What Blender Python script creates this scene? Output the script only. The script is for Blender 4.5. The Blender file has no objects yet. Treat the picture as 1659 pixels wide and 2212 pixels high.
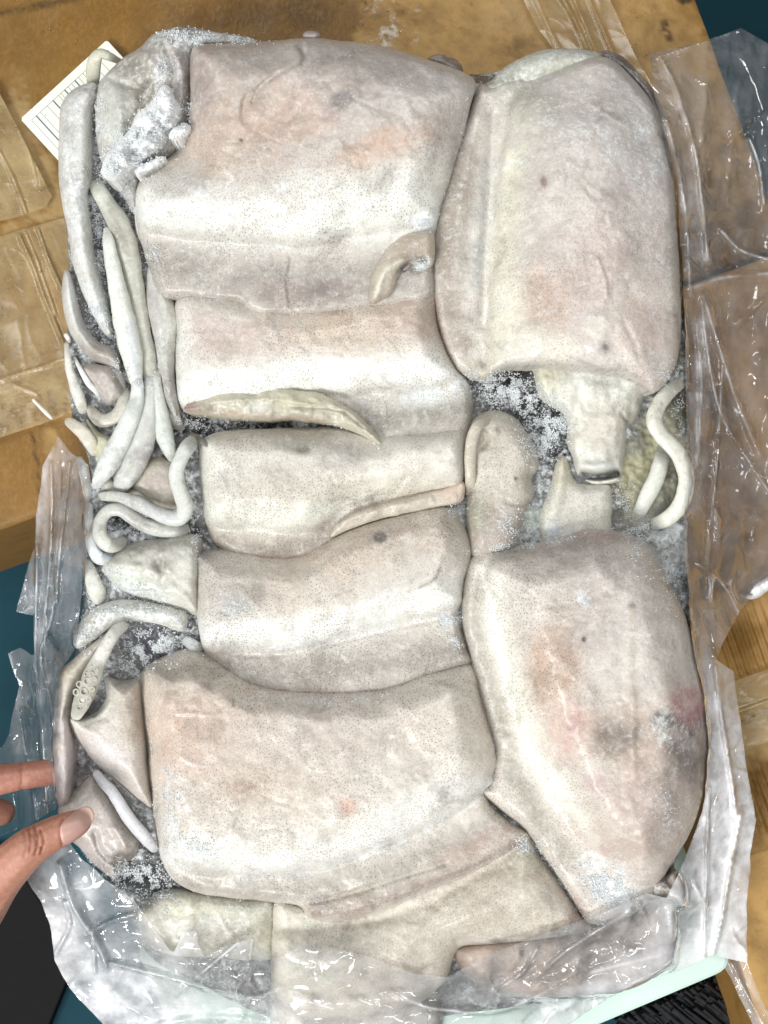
import bpy, bmesh, math, random
import numpy as np
from mathutils import Vector
from mathutils.bvhtree import BVHTree

random.seed(7)
RNG = np.random.RandomState(11)
scene = bpy.context.scene

# ------------------------------------------------------------------ camera, light, exposure
K = 0.000232            # metres per layout unit at the level of the squid
H = 0.47                # camera height above that level
CX, CY = 829.5, 1106.0
cam_data = bpy.data.cameras.new('camera')
cam = bpy.data.objects.new('camera', cam_data)
scene.collection.objects.link(cam)
cam.location = (0, 0, H)
cam.rotation_euler = (0, 0, 0)
cam_data.sensor_fit = 'VERTICAL'
cam_data.sensor_height = 32.0
cam_data.lens = 32.0 * H / (2212 * K)
cam_data.clip_start = 0.01
cam_data.clip_end = 50
scene.camera = cam

world = bpy.data.worlds.new('World')
scene.world = world
world.use_nodes = True
bgn = world.node_tree.nodes['Background']
bgn.inputs['Color'].default_value = (0.93, 0.97, 1.0, 1)
bgn.inputs['Strength'].default_value = 0.14


def lamp(name, loc, target, sx, sy, power, color):
    d = bpy.data.lights.new(name, 'AREA')
    d.shape = 'RECTANGLE'
    d.size, d.size_y = sx, sy
    d.energy = power
    d.color = color
    o = bpy.data.objects.new(name, d)
    scene.collection.objects.link(o)
    o.location = loc
    o.rotation_euler = (Vector(target) - Vector(loc)).to_track_quat('-Z', 'Y').to_euler()
    return o


lamp('ceiling_panel', (-1.15, -1.45, 1.75), (0, 0, 0), 1.3, 0.7, 66, (1.0, 1.0, 0.98))
lamp('ceiling_panel', (0.35, 0.9, 2.1), (0, 0, 0), 1.3, 0.5, 21, (1.0, 1.0, 0.98))
lamp('glint_lamp', (-1.5, 0.3, 1.5), (0, 0, 0), 0.05, 1.3, 11, (0.97, 0.99, 1.0))  # unseen strip lamp, added to put streak highlights on the plastic
lamp('glint_lamp', (0.3, -0.9, 2.0), (0, 0, 0), 1.4, 0.05, 10, (1.0, 1.0, 0.98))  # second added strip, out of view, also for glints on the film

scene.view_settings.view_transform = 'Standard'
scene.view_settings.look = 'None'
scene.view_settings.exposure = 0.0
scene.view_settings.gamma = 1.0
scene.cycles.use_denoising = True
scene.cycles.max_bounces = 8
scene.cycles.transparent_max_bounces = 16


# ------------------------------------------------------------------ helpers
def P(x, y, z):
    """layout position (x right, y down) at height z -> metres"""
    f = K * (H - z) / H
    return (x - CX) * f, -(y - CY) * f


def lin(c):
    c = np.asarray(c, float) / 255.0
    return np.where(c <= 0.04045, c / 12.92, ((c + 0.055) / 1.055) ** 2.4)


def hash2(ix, iy, seed):
    n = (ix.astype(np.int64) * 374761393 + iy.astype(np.int64) * 668265263 + seed * 974711) & 0x7fffffff
    n = (n ^ (n >> 13)) * 1274126177 & 0x7fffffff
    n = n ^ (n >> 16)
    return (n & 0xffff) / 65535.0


def vnoise(x, y, s, seed=0):
    x = np.asarray(x, float) / s
    y = np.asarray(y, float) / s
    ix, iy = np.floor(x), np.floor(y)
    fx, fy = x - ix, y - iy
    fx = fx * fx * fx * (fx * (fx * 6 - 15) + 10)
    fy = fy * fy * fy * (fy * (fy * 6 - 15) + 10)
    a = hash2(ix, iy, seed); b = hash2(ix + 1, iy, seed)
    c = hash2(ix, iy + 1, seed); d = hash2(ix + 1, iy + 1, seed)
    return (a * (1 - fx) + b * fx) * (1 - fy) + (c * (1 - fx) + d * fx) * fy


def fbm(x, y, s, seed=0, octs=4, gain=0.5):
    out, amp, tot = 0, 1.0, 0
    for i in range(octs):
        out = out + amp * vnoise(x, y, s, seed + 17 * i)
        tot += amp
        amp *= gain
        s *= 0.5
    return out / tot


def closed_curve(pts, spacing=6.0):
    p = np.array(pts, float)
    n = len(p)
    out = []
    for i in range(n):
        p0, p1, p2, p3 = p[i - 1], p[i], p[(i + 1) % n], p[(i + 2) % n]
        m = max(1, int(np.linalg.norm(p2 - p1) / spacing))
        for t in np.arange(m) / m:
            out.append(0.5 * ((2 * p1) + (-p0 + p2) * t + (2 * p0 - 5 * p1 + 4 * p2 - p3) * t * t
                              + (-p0 + 3 * p1 - 3 * p2 + p3) * t ** 3))
    return np.array(out)


def open_curve(pts, spacing=4.0):
    p = np.array(pts, float)
    if len(p) == 2:
        m = max(2, int(np.linalg.norm((p[1] - p[0])[:2]) / spacing))
        return p[0] + (p[1] - p[0]) * np.linspace(0, 1, m)[:, None]
    q = np.vstack([2 * p[0] - p[1], p, 2 * p[-1] - p[-2]])
    out = []
    for i in range(1, len(q) - 2):
        p0, p1, p2, p3 = q[i - 1], q[i], q[i + 1], q[i + 2]
        m = max(1, int(np.linalg.norm((p2 - p1)[:2]) / spacing))
        for t in np.arange(m) / m:
            out.append(0.5 * ((2 * p1) + (-p0 + p2) * t + (2 * p0 - 5 * p1 + 4 * p2 - p3) * t * t
                              + (-p0 + 3 * p1 - 3 * p2 + p3) * t ** 3))
    out.append(q[-2])
    return np.array(out)


def line_dist(X, Y, pts, closed=False):
    """distance to a polyline and the nearest point on it"""
    best = np.full(X.shape, 1e18)
    nx, ny = np.zeros(X.shape), np.zeros(X.shape)
    n = len(pts)
    for i in range(n if closed else n - 1):
        ax, ay = pts[i][:2]
        bx, by = pts[(i + 1) % n][:2]
        dx, dy = bx - ax, by - ay
        L = dx * dx + dy * dy
        if L < 1e-12:
            continue
        t = np.clip(((X - ax) * dx + (Y - ay) * dy) / L, 0, 1)
        qx, qy = ax + t * dx, ay + t * dy
        d = (X - qx) ** 2 + (Y - qy) ** 2
        m = d < best
        best[m] = d[m]
        nx[m] = qx[m]
        ny[m] = qy[m]
    return np.sqrt(best), nx, ny


def inside(X, Y, pts):
    r = np.zeros(X.shape, bool)
    n = len(pts)
    for i in range(n):
        ax, ay = pts[i]
        bx, by = pts[(i + 1) % n]
        if ay == by:
            continue
        c = (ay > Y) != (by > Y)
        r ^= c & (X < (bx - ax) * (Y - ay) / (by - ay) + ax)
    return r


def sdf(X, Y, pts):
    d, nx, ny = line_dist(X, Y, pts, True)
    return np.where(inside(X, Y, pts), d, -d), nx, ny


def blur(a, n=1):
    for _ in range(n):
        p = np.pad(a, 1, mode='edge')
        a = (p[1:-1, 1:-1] * 2 + p[:-2, 1:-1] + p[2:, 1:-1] + p[1:-1, :-2] + p[1:-1, 2:]) / 6
    return a


def dome(d, R, lip=0.0):
    t = np.clip(d / R, 0, 1)
    return lip + (1 - lip) * np.sqrt(np.clip(1 - (1 - t) ** 2, 0, 1))


# height map of everything built on the block (layout grid, 4 units)
HG = 4.0
HM = np.full((620, 480), -0.09)


def hm_add(x, y, z):
    ix = np.clip((np.asarray(x) / HG).round().astype(int) + 20, 0, 479)
    iy = np.clip((np.asarray(y) / HG).round().astype(int) + 20, 0, 619)
    np.maximum.at(HM, (iy, ix), z)


def hm_get(x, y):
    ix = np.clip((np.asarray(x) / HG).round().astype(int) + 20, 0, 479)
    iy = np.clip((np.asarray(y) / HG).round().astype(int) + 20, 0, 619)
    return HM[iy, ix]


def paint(X, Y, base, paints, dots=1.0, frost=0.0, seed=0, mottle=0.06):
    """pigment colour with any painted light or shade, dot strength and frost amount of every vertex"""
    n = X.shape[0]
    col = np.tile(lin(base), (n, 1))
    dt = np.full(n, float(dots))
    fr = np.full(n, float(frost) + (0.17 if 0 < mottle < 0.1 else 0.0))
    nz = fbm(X, Y, 46, seed + 3, 4)
    nf = fbm(X, Y, 13, seed + 9, 3)
    for p in paints:
        k = p[0]
        if k in ('c', 'f', 'd', 'cs'):
            _, cx, cy, rx, ry, ang, val, st = p
            a = math.radians(ang)
            u = ((X - cx) * math.cos(a) + (Y - cy) * math.sin(a)) / rx
            v = (-(X - cx) * math.sin(a) + (Y - cy) * math.cos(a)) / ry
            r2 = u * u + v * v + (nz - 0.5) * 2.6 + (nf - 0.5) * 1.0
            if k == 'cs':
                r2 = np.clip((r2 - 0.75) * 5, 0, 30)
            w = st * np.clip(1.3 * np.exp(-np.clip(r2, 0, 30)), 0, 1) * np.clip(0.55 + 0.9 * nf, 0, 1.3)
        else:
            _, pts, wd, val, st = p
            d, _, _ = line_dist(X, Y, open_curve(pts, 10))
            w = st * np.exp(-((d + (nz - 0.5) * wd * 0.9) / wd) ** 2) * np.clip(0.7 + 0.6 * nf, 0, 1.2)
            if k == 'fl' and wd < 6:
                w = w * np.clip((fbm(X, Y, 60, seed + 50, 2) - 0.32) * 4, 0, 1)
        w = np.clip(w, 0, 1)
        if k[0] == 'c':
            col = col * (1 - w[:, None]) + lin(val)[None, :] * w[:, None]
        elif k[0] == 'f':
            fr = fr + (val - fr) * w
        else:
            dt = dt + (val - dt) * w
    if mottle and mottle < 0.1:
        g = col.mean(1, keepdims=True)
        col = (g + (col - g) * 0.80) * np.array([[1.02, 1.025, 1.015]])
    m = 1 + mottle * 2 * (fbm(X, Y, 70, seed + 31, 4) - 0.5) + mottle * 1.6 * (nf - 0.5)
    col = np.clip(col * m[:, None], 0, 1)
    return col, np.clip(dt, 0, 2), np.clip(fr, 0, 1)


def link(o, parent=None):
    scene.collection.objects.link(o)
    if parent is not None:
        o.parent = parent
    return o


def make_obj(name, verts, faces, mat, parent=None, attrs=None, smooth=True):
    me = bpy.data.meshes.new(name)
    me.from_pydata(verts, [], faces)
    if smooth:
        me.polygons.foreach_set('use_smooth', [True] * len(me.polygons))
    if attrs:
        col, dt, fr = attrs
        a = me.attributes.new('pigment', 'FLOAT_COLOR', 'POINT')
        rgba = np.ones((len(col), 4), np.float32)
        rgba[:, :3] = col
        a.data.foreach_set('color', rgba.ravel())
        a = me.attributes.new('spots', 'FLOAT', 'POINT')
        a.data.foreach_set('value', np.asarray(dt, np.float32))
        a = me.attributes.new('frost', 'FLOAT', 'POINT')
        a.data.foreach_set('value', np.asarray(fr, np.float32))
    me.update()
    o = bpy.data.objects.new(name, me)
    if mat:
        me.materials.append(mat)
    return link(o, parent)


def tag(o, label=None, cat=None, group=None, kind=None):
    if label: o['label'] = label
    if cat: o['category'] = cat
    if group: o['group'] = group
    if kind: o['kind'] = kind
    return o


def thing(name, label, cat, x, y, z, group=None):
    o = bpy.data.objects.new(name, None)
    wx, wy = P(x, y, z)
    o.location = (wx, wy, z)
    o.empty_display_size = 0.02
    link(o)
    return tag(o, label, cat, group)


def to_local(V, parent):
    if parent is not None:
        V = V - np.array(parent.location)[None, :]
    return V


SEED = [100]


def sheet_mesh(X, Y, D, NX, NY, Z):
    """quads of a grid where the signed distance is positive, rim snapped to the outline"""
    ins = D > 0
    ny, nx = X.shape
    q = ins[:-1, :-1] | ins[1:, :-1] | ins[:-1, 1:] | ins[1:, 1:]
    used = np.zeros(X.shape, bool)
    used[:-1, :-1] |= q; used[1:, :-1] |= q; used[:-1, 1:] |= q; used[1:, 1:] |= q
    idx = -np.ones(X.shape, int)
    idx[used] = np.arange(used.sum())
    x = np.where(ins, X, NX)[used]
    y = np.where(ins, Y, NY)[used]
    z = Z[used]
    iy, ix = np.nonzero(q)
    F = np.stack([idx[iy, ix], idx[iy + 1, ix], idx[iy + 1, ix + 1], idx[iy, ix + 1]], 1)
    return x, y, z, F


def rim_edges(F):
    e = np.concatenate([F[:, [0, 1]], F[:, [1, 2]], F[:, [2, 3]], F[:, [3, 0]]])
    key = np.sort(e, 1)
    kk = key[:, 0] * 10000000 + key[:, 1]
    u, inv, cnt = np.unique(kk, return_inverse=True, return_counts=True)
    return e[cnt[inv] == 1]


def piece(name, outline, z0, h, R, mat, parent=None, layers=(), creases=(), base=(206, 196, 186), paints=(),
          dots=1.0, frost=0.0, lip=0.35, step=3.0, zbot=-0.05, wob=0.0012, wobs=120, rough=0.0005, jag=2.0,
          mottle=0.06, smooth=2, tilt=(0, 0), fine=0.0, hm=True, zmin_hm=None, sp=6.0):
    """a soft closed body: domed outline plus raised layers, wrinkles and unevenness"""
    SEED[0] += 1
    sd = SEED[0]
    poly = closed_curve(outline, sp)
    if jag:
        c = poly.mean(0)
        n = (fbm(poly[:, 0], poly[:, 1], 30, sd, 3) - 0.5) * 2 * jag
        dirs = poly - c
        dirs /= np.linalg.norm(dirs, axis=1)[:, None] + 1e-9
        poly = poly + dirs * n[:, None]
    x0, y0 = poly.min(0) - 3 * step
    x1, y1 = poly.max(0) + 3 * step
    X, Y = np.meshgrid(np.arange(x0, x1, step), np.arange(y0, y1, step))
    D, NX, NY = sdf(X, Y, poly)
    Z = z0 + h * dome(blur(np.maximum(D, 0), smooth), R, lip)
    for lp, lh, lR in layers:
        d2, _, _ = sdf(X, Y, closed_curve(lp, 10))
        d2 = d2 + (fbm(X, Y, 110, sd + 5, 3) - 0.5) * 34
        t = np.clip(d2 / (lR * 1.2), 0, 1)
        s = np.sqrt(np.clip(1 - (1 - t) ** 2, 0, 1))
        s = 0.6 * s + 0.4 * t * t * (3 - 2 * t)
        if name == 'mantle' and lh > 0:
            lh = lh * 1.25
        Z = Z + lh * blur(s, smooth + 6)
    edge = np.clip(D / 14, 0, 1)
    if name in ('mantle', 'head', 'funnel'):
        Z = Z - 0.0055 * np.exp(-np.maximum(D, 0) / 7.0)
    for pts, w, ch in creases:
        d, _, _ = line_dist(X, Y, open_curve(pts, 6))
        Z = Z + ch * np.exp(-(d / w) ** 2) * np.clip(D / (w * 0.6 + 1), 0, 1)
    if name == 'mantle':
        area = max(X.size * step * step, 1)
        for i in range(int(min(14, area / 14000))):
            cx_, cy_ = RNG.uniform(x0, x1), RNG.uniform(y0, y1)
            an = RNG.normal(0.0, 0.7); ln = RNG.uniform(20, 70)
            d, _, _ = line_dist(X, Y, open_curve([(cx_ - ln * math.cos(an), cy_ - ln * math.sin(an)), (cx_, cy_ + RNG.normal(0, 9)), (cx_ + ln * math.cos(an), cy_ + ln * math.sin(an))], 6))
            fade = np.exp(-(((X - cx_) ** 2 + (Y - cy_) ** 2) / (ln * 0.8) ** 2))
            Z = Z + RNG.choice([-1, 1]) * RNG.uniform(0.0003, 0.0008) * np.exp(-(d / RNG.uniform(3.5, 8)) ** 2) * fade * edge
    Z = Z + wob * 2 * (fbm(X, Y, wobs, sd + 40, 3) - 0.5) * edge
    Z = Z + rough * 2 * (fbm(X, Y, 22, sd + 60, 3) - 0.5) * edge
    if fine:
        Z = Z + fine * 2 * (fbm(X, Y, 9, sd + 80, 2) - 0.5) * np.clip(D / 5, 0, 1)
    Z = Z + tilt[0] * (X - poly[:, 0].mean()) + tilt[1] * (Y - poly[:, 1].mean())
    if zmin_hm is not None:
        Z = np.maximum(Z, hm_get(X, Y) + zmin_hm)
    x, y, z, F = sheet_mesh(X, Y, D, NX, NY, Z)
    if hm:
        hm_add(x, y, z)
    at = paint(x, y, base, paints, dots, frost, sd, mottle)
    wx, wy = P(x, y, z)
    V = np.stack([wx, wy, z], 1)
    E = rim_edges(F)
    rv = np.unique(E)
    mp = {int(v): len(V) + i for i, v in enumerate(rv)}
    c = V[:, :2].mean(0)
    low = V[rv].copy()
    low[:, :2] += (c - low[:, :2]) * 0.01
    low[:, 2] = np.minimum(zbot, low[:, 2] - 0.002)
    V2 = np.vstack([V, low])
    SF = [(int(b), int(a), mp[int(a)], mp[int(b)]) for a, b in E]
    V2 = to_local(V2, parent)
    at = tuple(np.concatenate([a, a[rv]]) for a in at)
    return make_obj(name, V2.tolist(), [tuple(map(int, f)) for f in F] + SF, mat, parent, at)


def tube(name, pts, mat, parent=None, base=(215, 215, 206), paints=(), dots=0.2, frost=0.0, flat=0.7, seg=18,
         z=-0.02, wob=0.10, mottle=0.05, hm=True, keel=0.0, spacing=3.0, sink=0.007):
    """a limb along a curve; pts are (x, y, r) or (x, y, r, z)"""
    SEED[0] += 1
    sd = SEED[0]
    q = np.array([tuple(p) if len(p) == 4 else tuple(p) + (z,) for p in pts], float)
    c = open_curve(q, spacing)
    n = len(c)
    # rounded ends
    L = np.concatenate([[0], np.cumsum(np.linalg.norm(np.diff(c[:, :2], axis=0), axis=1))])
    r = np.maximum(c[:, 2], 1.0)
    r0, r1 = r[0], r[-1]
    endf = np.minimum(np.sqrt(np.clip(1 - (1 - np.clip(L / max(r0, 1), 0, 1)) ** 2, 0.02, 1)),
                      np.sqrt(np.clip(1 - (1 - np.clip((L[-1] - L) / max(r1, 1), 0, 1)) ** 2, 0.02, 1)))
    r = r * endf
    if sink:
        e = np.minimum(np.clip(L / 42, 0, 1), np.clip((L[-1] - L) / 42, 0, 1))
        c[:, 3] -= sink * (1 - e) ** 2
    T = np.gradient(c[:, :2], axis=0)
    T /= np.linalg.norm(T, axis=1)[:, None] + 1e-9
    N = np.stack([-T[:, 1], T[:, 0]], 1)
    ang = np.linspace(0, 2 * math.pi, seg, endpoint=False)
    co, si = np.cos(ang), np.sin(ang)
    nn = 1 + wob * 2 * (fbm(L[:, None] + 0 * ang, ang[None, :] * 12 + 0 * L[:, None], 26, sd, 3) - 0.5)
    prof = nn * (1 + keel * np.exp(-((ang - math.pi / 2) / 0.35) ** 2))[None, :]
    x = c[:, 0:1] + N[:, 0:1] * co[None, :] * r[:, None] * prof
    y = c[:, 1:2] + N[:, 1:2] * co[None, :] * r[:, None] * prof
    zz = c[:, 3:4] + si[None, :] * r[:, None] * K * flat * prof
    if hm:
        for f in (0.0, 0.35, 0.7):
            for s in (-1, 1):
                hm_add(c[:, 0] + s * f * r * N[:, 0], c[:, 1] + s * f * r * N[:, 1], c[:, 3] + r * K * flat * math.sqrt(1 - f * f))
    x, y, zz = x.ravel(), y.ravel(), zz.ravel()
    wx, wy = P(x, y, zz)
    V = np.stack([wx, wy, zz], 1)
    F = []
    for i in range(n - 1):
        for j in range(seg):
            k = (j + 1) % seg
            F.append((i * seg + j, i * seg + k, (i + 1) * seg + k, (i + 1) * seg + j))
    F.append(tuple(range(seg - 1, -1, -1)))
    F.append(tuple((n - 1) * seg + j for j in range(seg)))
    at = paint(x, y, base, paints, dots, frost, sd, mottle)
    return make_obj(name, to_local(V, parent).tolist(), F, mat, parent, at)


# ------------------------------------------------------------------ materials
def new_mat(name):
    m = bpy.data.materials.new(name)
    m.use_nodes = True
    nt = m.node_tree
    nt.nodes.clear()
    out = nt.nodes.new('ShaderNodeOutputMaterial')
    return m, nt, out


def node(nt, typ, **kw):
    n = nt.nodes.new(typ)
    for k, v in kw.items():
        if k.startswith('i_'):
            n.inputs[k[2:].replace('_', ' ')].default_value = v
        else:
            setattr(n, k, v)
    return n


def math_n(nt, op, a, b=None, clamp=False):
    n = nt.nodes.new('ShaderNodeMath')
    n.operation = op
    n.use_clamp = clamp
    for i, v in enumerate((a, b)):
        if v is None:
            continue
        if isinstance(v, (int, float)):
            n.inputs[i].default_value = v
        else:
            nt.links.new(v, n.inputs[i])
    return n.outputs[0]


def maprange(nt, v, a, b, c=0.0, d=1.0):
    n = nt.nodes.new('ShaderNodeMapRange')
    nt.links.new(v, n.inputs['Value'])
    n.inputs['From Min'].default_value = a
    n.inputs['From Max'].default_value = b
    n.inputs['To Min'].default_value = c
    n.inputs['To Max'].default_value = d
    return n.outputs['Result']


def mixcol(nt, fac, a, b, blend='MIX'):
    n = nt.nodes.new('ShaderNodeMix')
    n.data_type = 'RGBA'
    n.blend_type = blend
    for s, v in ((n.inputs[0], fac), (n.inputs[6], a), (n.inputs[7], b)):
        if isinstance(v, (int, float)):
            s.default_value = v
        elif isinstance(v, tuple):
            s.default_value = v
        else:
            nt.links.new(v, s)
    return n.outputs[2]


def rgba(c):
    return tuple(lin(c)) + (1.0,)


def attr(nt, name, out):
    n = nt.nodes.new('ShaderNodeAttribute')
    n.attribute_name = name
    return n.outputs[out]


def noise(nt, vec, scale, detail=3, rough=0.55, dist=0.0):
    n = nt.nodes.new('ShaderNodeTexNoise')
    n.inputs['Scale'].default_value = scale
    n.inputs['Detail'].default_value = detail
    n.inputs['Roughness'].default_value = rough
    n.inputs['Distortion'].default_value = dist
    nt.links.new(vec, n.inputs['Vector'])
    return n.outputs['Fac']


def squid_material():
    m, nt, out = new_mat('squid_skin')
    pos = node(nt, 'ShaderNodeNewGeometry').outputs['Position']
    col = attr(nt, 'pigment', 'Color')
    spots = attr(nt, 'spots', 'Fac')
    frost = attr(nt, 'frost', 'Fac')
    # skin blotches, fine grain
    n1 = noise(nt, pos, 60, 6, 0.68, 0.7)
    n2 = noise(nt, pos, 520, 5, 0.7)
    n3 = noise(nt, pos, 210, 5, 0.65, 0.4)
    c = mixcol(nt, maprange(nt, n1, 0.53, 0.74, 0, 0.45), col, rgba((164, 150, 136)))
    c = mixcol(nt, maprange(nt, n1, 0.46, 0.28, 0, 0.38), c, rgba((228, 225, 212)))
    c = mixcol(nt, maprange(nt, n3, 0.54, 0.74, 0, 0.30), c, rgba((154, 143, 131)))
    c = mixcol(nt, maprange(nt, n3, 0.44, 0.28, 0, 0.40), c, rgba((230, 227, 215)))
    c = mixcol(nt, maprange(nt, n2, 0.54, 0.72, 0, 0.34), c, rgba((140, 131, 121)))
    c = mixcol(nt, maprange(nt, n2, 0.45, 0.30, 0, 0.38), c, rgba((236, 233, 222)))
    n4 = noise(nt, pos, 30, 7, 0.78, 0.5)
    c = mixcol(nt, maprange(nt, n4, 0.535, 0.69, 0, 0.58), c, rgba((116, 107, 100)))
    # pigment spots: sparse large ones and a dense fine sprinkle
    dots = None
    for sc, r0, r1, st in ((540, 0.195, 0.11, 0.66), (1050, 0.25, 0.13, 0.34)):
        v = node(nt, 'ShaderNodeTexVoronoi', feature='F1', voronoi_dimensions='2D')
        v.inputs['Scale'].default_value = sc
        v.inputs['Randomness'].default_value = 0.95
        nt.links.new(pos, v.inputs['Vector'])
        one = maprange(nt, v.outputs['Distance'], r0, r1)
        area = maprange(nt, noise(nt, pos, 34 + sc * 0.01, 4, 0.65), 0.36, 0.58, 0.18 if sc < 600 else 0.25, 1.0)
        one = math_n(nt, 'MULTIPLY', math_n(nt, 'MULTIPLY', one, area), math_n(nt, 'MULTIPLY', spots, st), True)
        dots = one if dots is None else math_n(nt, 'MAXIMUM', dots, one)
    c = mixcol(nt, dots, c, rgba((74, 66, 62)))
    # thin frost that hides the skin
    fn = noise(nt, pos, 380, 7, 0.78)
    fl = noise(nt, pos, 70, 4, 0.6)
    fthr = math_n(nt, 'SUBTRACT', 0.80, math_n(nt, 'MULTIPLY', frost, 0.46))
    fmix = math_n(nt, 'ADD', math_n(nt, 'MULTIPLY', fn, 0.7), math_n(nt, 'MULTIPLY', fl, 0.36))
    fm = maprange(nt, math_n(nt, 'SUBTRACT', fmix, fthr), 0.0, 0.16)
    c = mixcol(nt, math_n(nt, 'MULTIPLY', fm, 0.85), c, rgba((236, 238, 238)))
    b = node(nt, 'ShaderNodeBsdfPrincipled')
    nt.links.new(c, b.inputs['Base Color'])
    rg = math_n(nt, 'ADD', maprange(nt, n1, 0.3, 0.7, 0.30, 0.50), math_n(nt, 'MULTIPLY', fm, 0.25))
    nt.links.new(rg, b.inputs['Roughness'])
    b.inputs['Specular IOR Level'].default_value = 0.5
    b.inputs['Coat Weight'].default_value = 0.22
    b.inputs['Coat Roughness'].default_value = 0.18
    b.inputs['Subsurface Weight'].default_value = 0.12
    b.inputs['Subsurface Radius'].default_value = (0.004, 0.003, 0.0025)
    b.inputs['Subsurface Scale'].default_value = 0.6
    bump = node(nt, 'ShaderNodeBump')
    bump.inputs['Strength'].default_value = 0.55
    bump.inputs['Distance'].default_value = 0.0006
    hsum = math_n(nt, 'ADD', math_n(nt, 'MULTIPLY', n2, 0.8), math_n(nt, 'MULTIPLY', fm, 0.7))
    hsum = math_n(nt, 'ADD', hsum, math_n(nt, 'MULTIPLY', noise(nt, pos, 140, 3), 0.8))
    nt.links.new(hsum, bump.inputs['Height'])
    nt.links.new(bump.outputs[0], b.inputs['Normal'])
    nt.links.new(b.outputs[0], out.inputs['Surface'])
    return m


def ice_material(name, wet=0.25, white=(214, 219, 222)):
    m, nt, out = new_mat(name)
    pos = node(nt, 'ShaderNodeNewGeometry').outputs['Position']
    col = attr(nt, 'pigment', 'Color')
    frost = attr(nt, 'frost', 'Fac')
    n1 = noise(nt, pos, 320, 6, 0.75)
    n2 = noise(nt, pos, 90, 4, 0.6)
    thr = math_n(nt, 'SUBTRACT', 0.78, math_n(nt, 'MULTIPLY', frost, 0.45))
    mixn = math_n(nt, 'ADD', math_n(nt, 'MULTIPLY', n1, 0.65), math_n(nt, 'MULTIPLY', n2, 0.4))
    fm = maprange(nt, math_n(nt, 'SUBTRACT', mixn, thr), 0.0, 0.14)
    c = mixcol(nt, fm, col, rgba(white))
    b = node(nt, 'ShaderNodeBsdfPrincipled')
    nt.links.new(c, b.inputs['Base Color'])
    b.inputs['Roughness'].default_value = wet
    b.inputs['Specular IOR Level'].default_value = 0.4
    bump = node(nt, 'ShaderNodeBump')
    bump.inputs['Strength'].default_value = 0.7
    bump.inputs['Distance'].default_value = 0.0012
    nt.links.new(mixn, bump.inputs['Height'])
    nt.links.new(bump.outputs[0], b.inputs['Normal'])
    nt.links.new(b.outputs[0], out.inputs['Surface'])
    return m


def frost_material():
    m, nt, out = new_mat('frost_crystal')
    b = node(nt, 'ShaderNodeBsdfPrincipled')
    b.inputs['Base Color'].default_value = rgba((222, 226, 228))
    b.inputs['Roughness'].default_value = 0.22
    b.inputs['Transmission Weight'].default_value = 0.08
    b.inputs['IOR'].default_value = 1.31
    nt.links.new(b.outputs[0], out.inputs['Surface'])
    return m


def film_material(name, tint=(0.97, 0.975, 0.98), milk=(249, 249, 252), rough=0.07, crease=1.0, gloss=1.4):
    """clear polythene: a thin skin that reflects, lets light through and is a little milky"""
    m, nt, out = new_mat(name)
    pos = node(nt, 'ShaderNodeNewGeometry').outputs['Position']
    haze = attr(nt, 'frost', 'Fac')
    tr = node(nt, 'ShaderNodeBsdfTransparent')
    tr.inputs['Color'].default_value = tint + (1,)
    df = node(nt, 'ShaderNodeBsdfDiffuse')
    df.inputs['Color'].default_value = rgba(milk)
    tl = node(nt, 'ShaderNodeBsdfTranslucent')
    tl.inputs['Color'].default_value = rgba(milk)
    ml = node(nt, 'ShaderNodeMixShader'); ml.inputs[0].default_value = 0.12
    nt.links.new(df.outputs[0], ml.inputs[1]); nt.links.new(tl.outputs[0], ml.inputs[2])
    hz = math_n(nt, 'MULTIPLY', haze, maprange(nt, noise(nt, pos, 60, 5, 0.65), 0.3, 0.7, 0.5, 1.35), True)
    m1 = node(nt, 'ShaderNodeMixShader')
    nt.links.new(hz, m1.inputs[0]); nt.links.new(tr.outputs[0], m1.inputs[1]); nt.links.new(ml.outputs[0], m1.inputs[2])
    gl = node(nt, 'ShaderNodeBsdfPrincipled')
    gl.inputs['Base Color'].default_value = (1, 1, 1, 1)
    gl.inputs['Metallic'].default_value = 1.0
    gl.inputs['Roughness'].default_value = rough
    bump = node(nt, 'ShaderNodeBump')
    bump.inputs['Strength'].default_value = 1.0
    bump.inputs['Distance'].default_value = 0.0022 * crease
    hsum = None
    for sc, wgt in ((16, 1.3), (36, 0.30), (85, 0.03)):
        nn = noise(nt, pos, sc, 1, 0.4, 1.1)
        rd = math_n(nt, 'POWER', math_n(nt, 'SUBTRACT', 1.0, math_n(nt, 'ABSOLUTE', math_n(nt, 'SUBTRACT', math_n(nt, 'MULTIPLY', nn, 2.0), 1.0))), 9.0)
        rd = math_n(nt, 'MULTIPLY', math_n(nt, 'ADD', rd, math_n(nt, 'MULTIPLY', nn, 0.8)), wgt)
        hsum = rd if hsum is None else math_n(nt, 'ADD', hsum, rd)
    nt.links.new(hsum, bump.inputs['Height'])
    nt.links.new(bump.outputs[0], gl.inputs['Normal'])
    fr = node(nt, 'ShaderNodeFresnel'); fr.inputs['IOR'].default_value = 1.5
    ff = math_n(nt, 'MULTIPLY', fr.outputs[0], gloss, True)
    m2 = node(nt, 'ShaderNodeMixShader')
    nt.links.new(ff, m2.inputs[0]); nt.links.new(m1.outputs[0], m2.inputs[1]); nt.links.new(gl.outputs[0], m2.inputs[2])
    nt.links.new(m2.outputs[0], out.inputs['Surface'])
    return m


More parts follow.
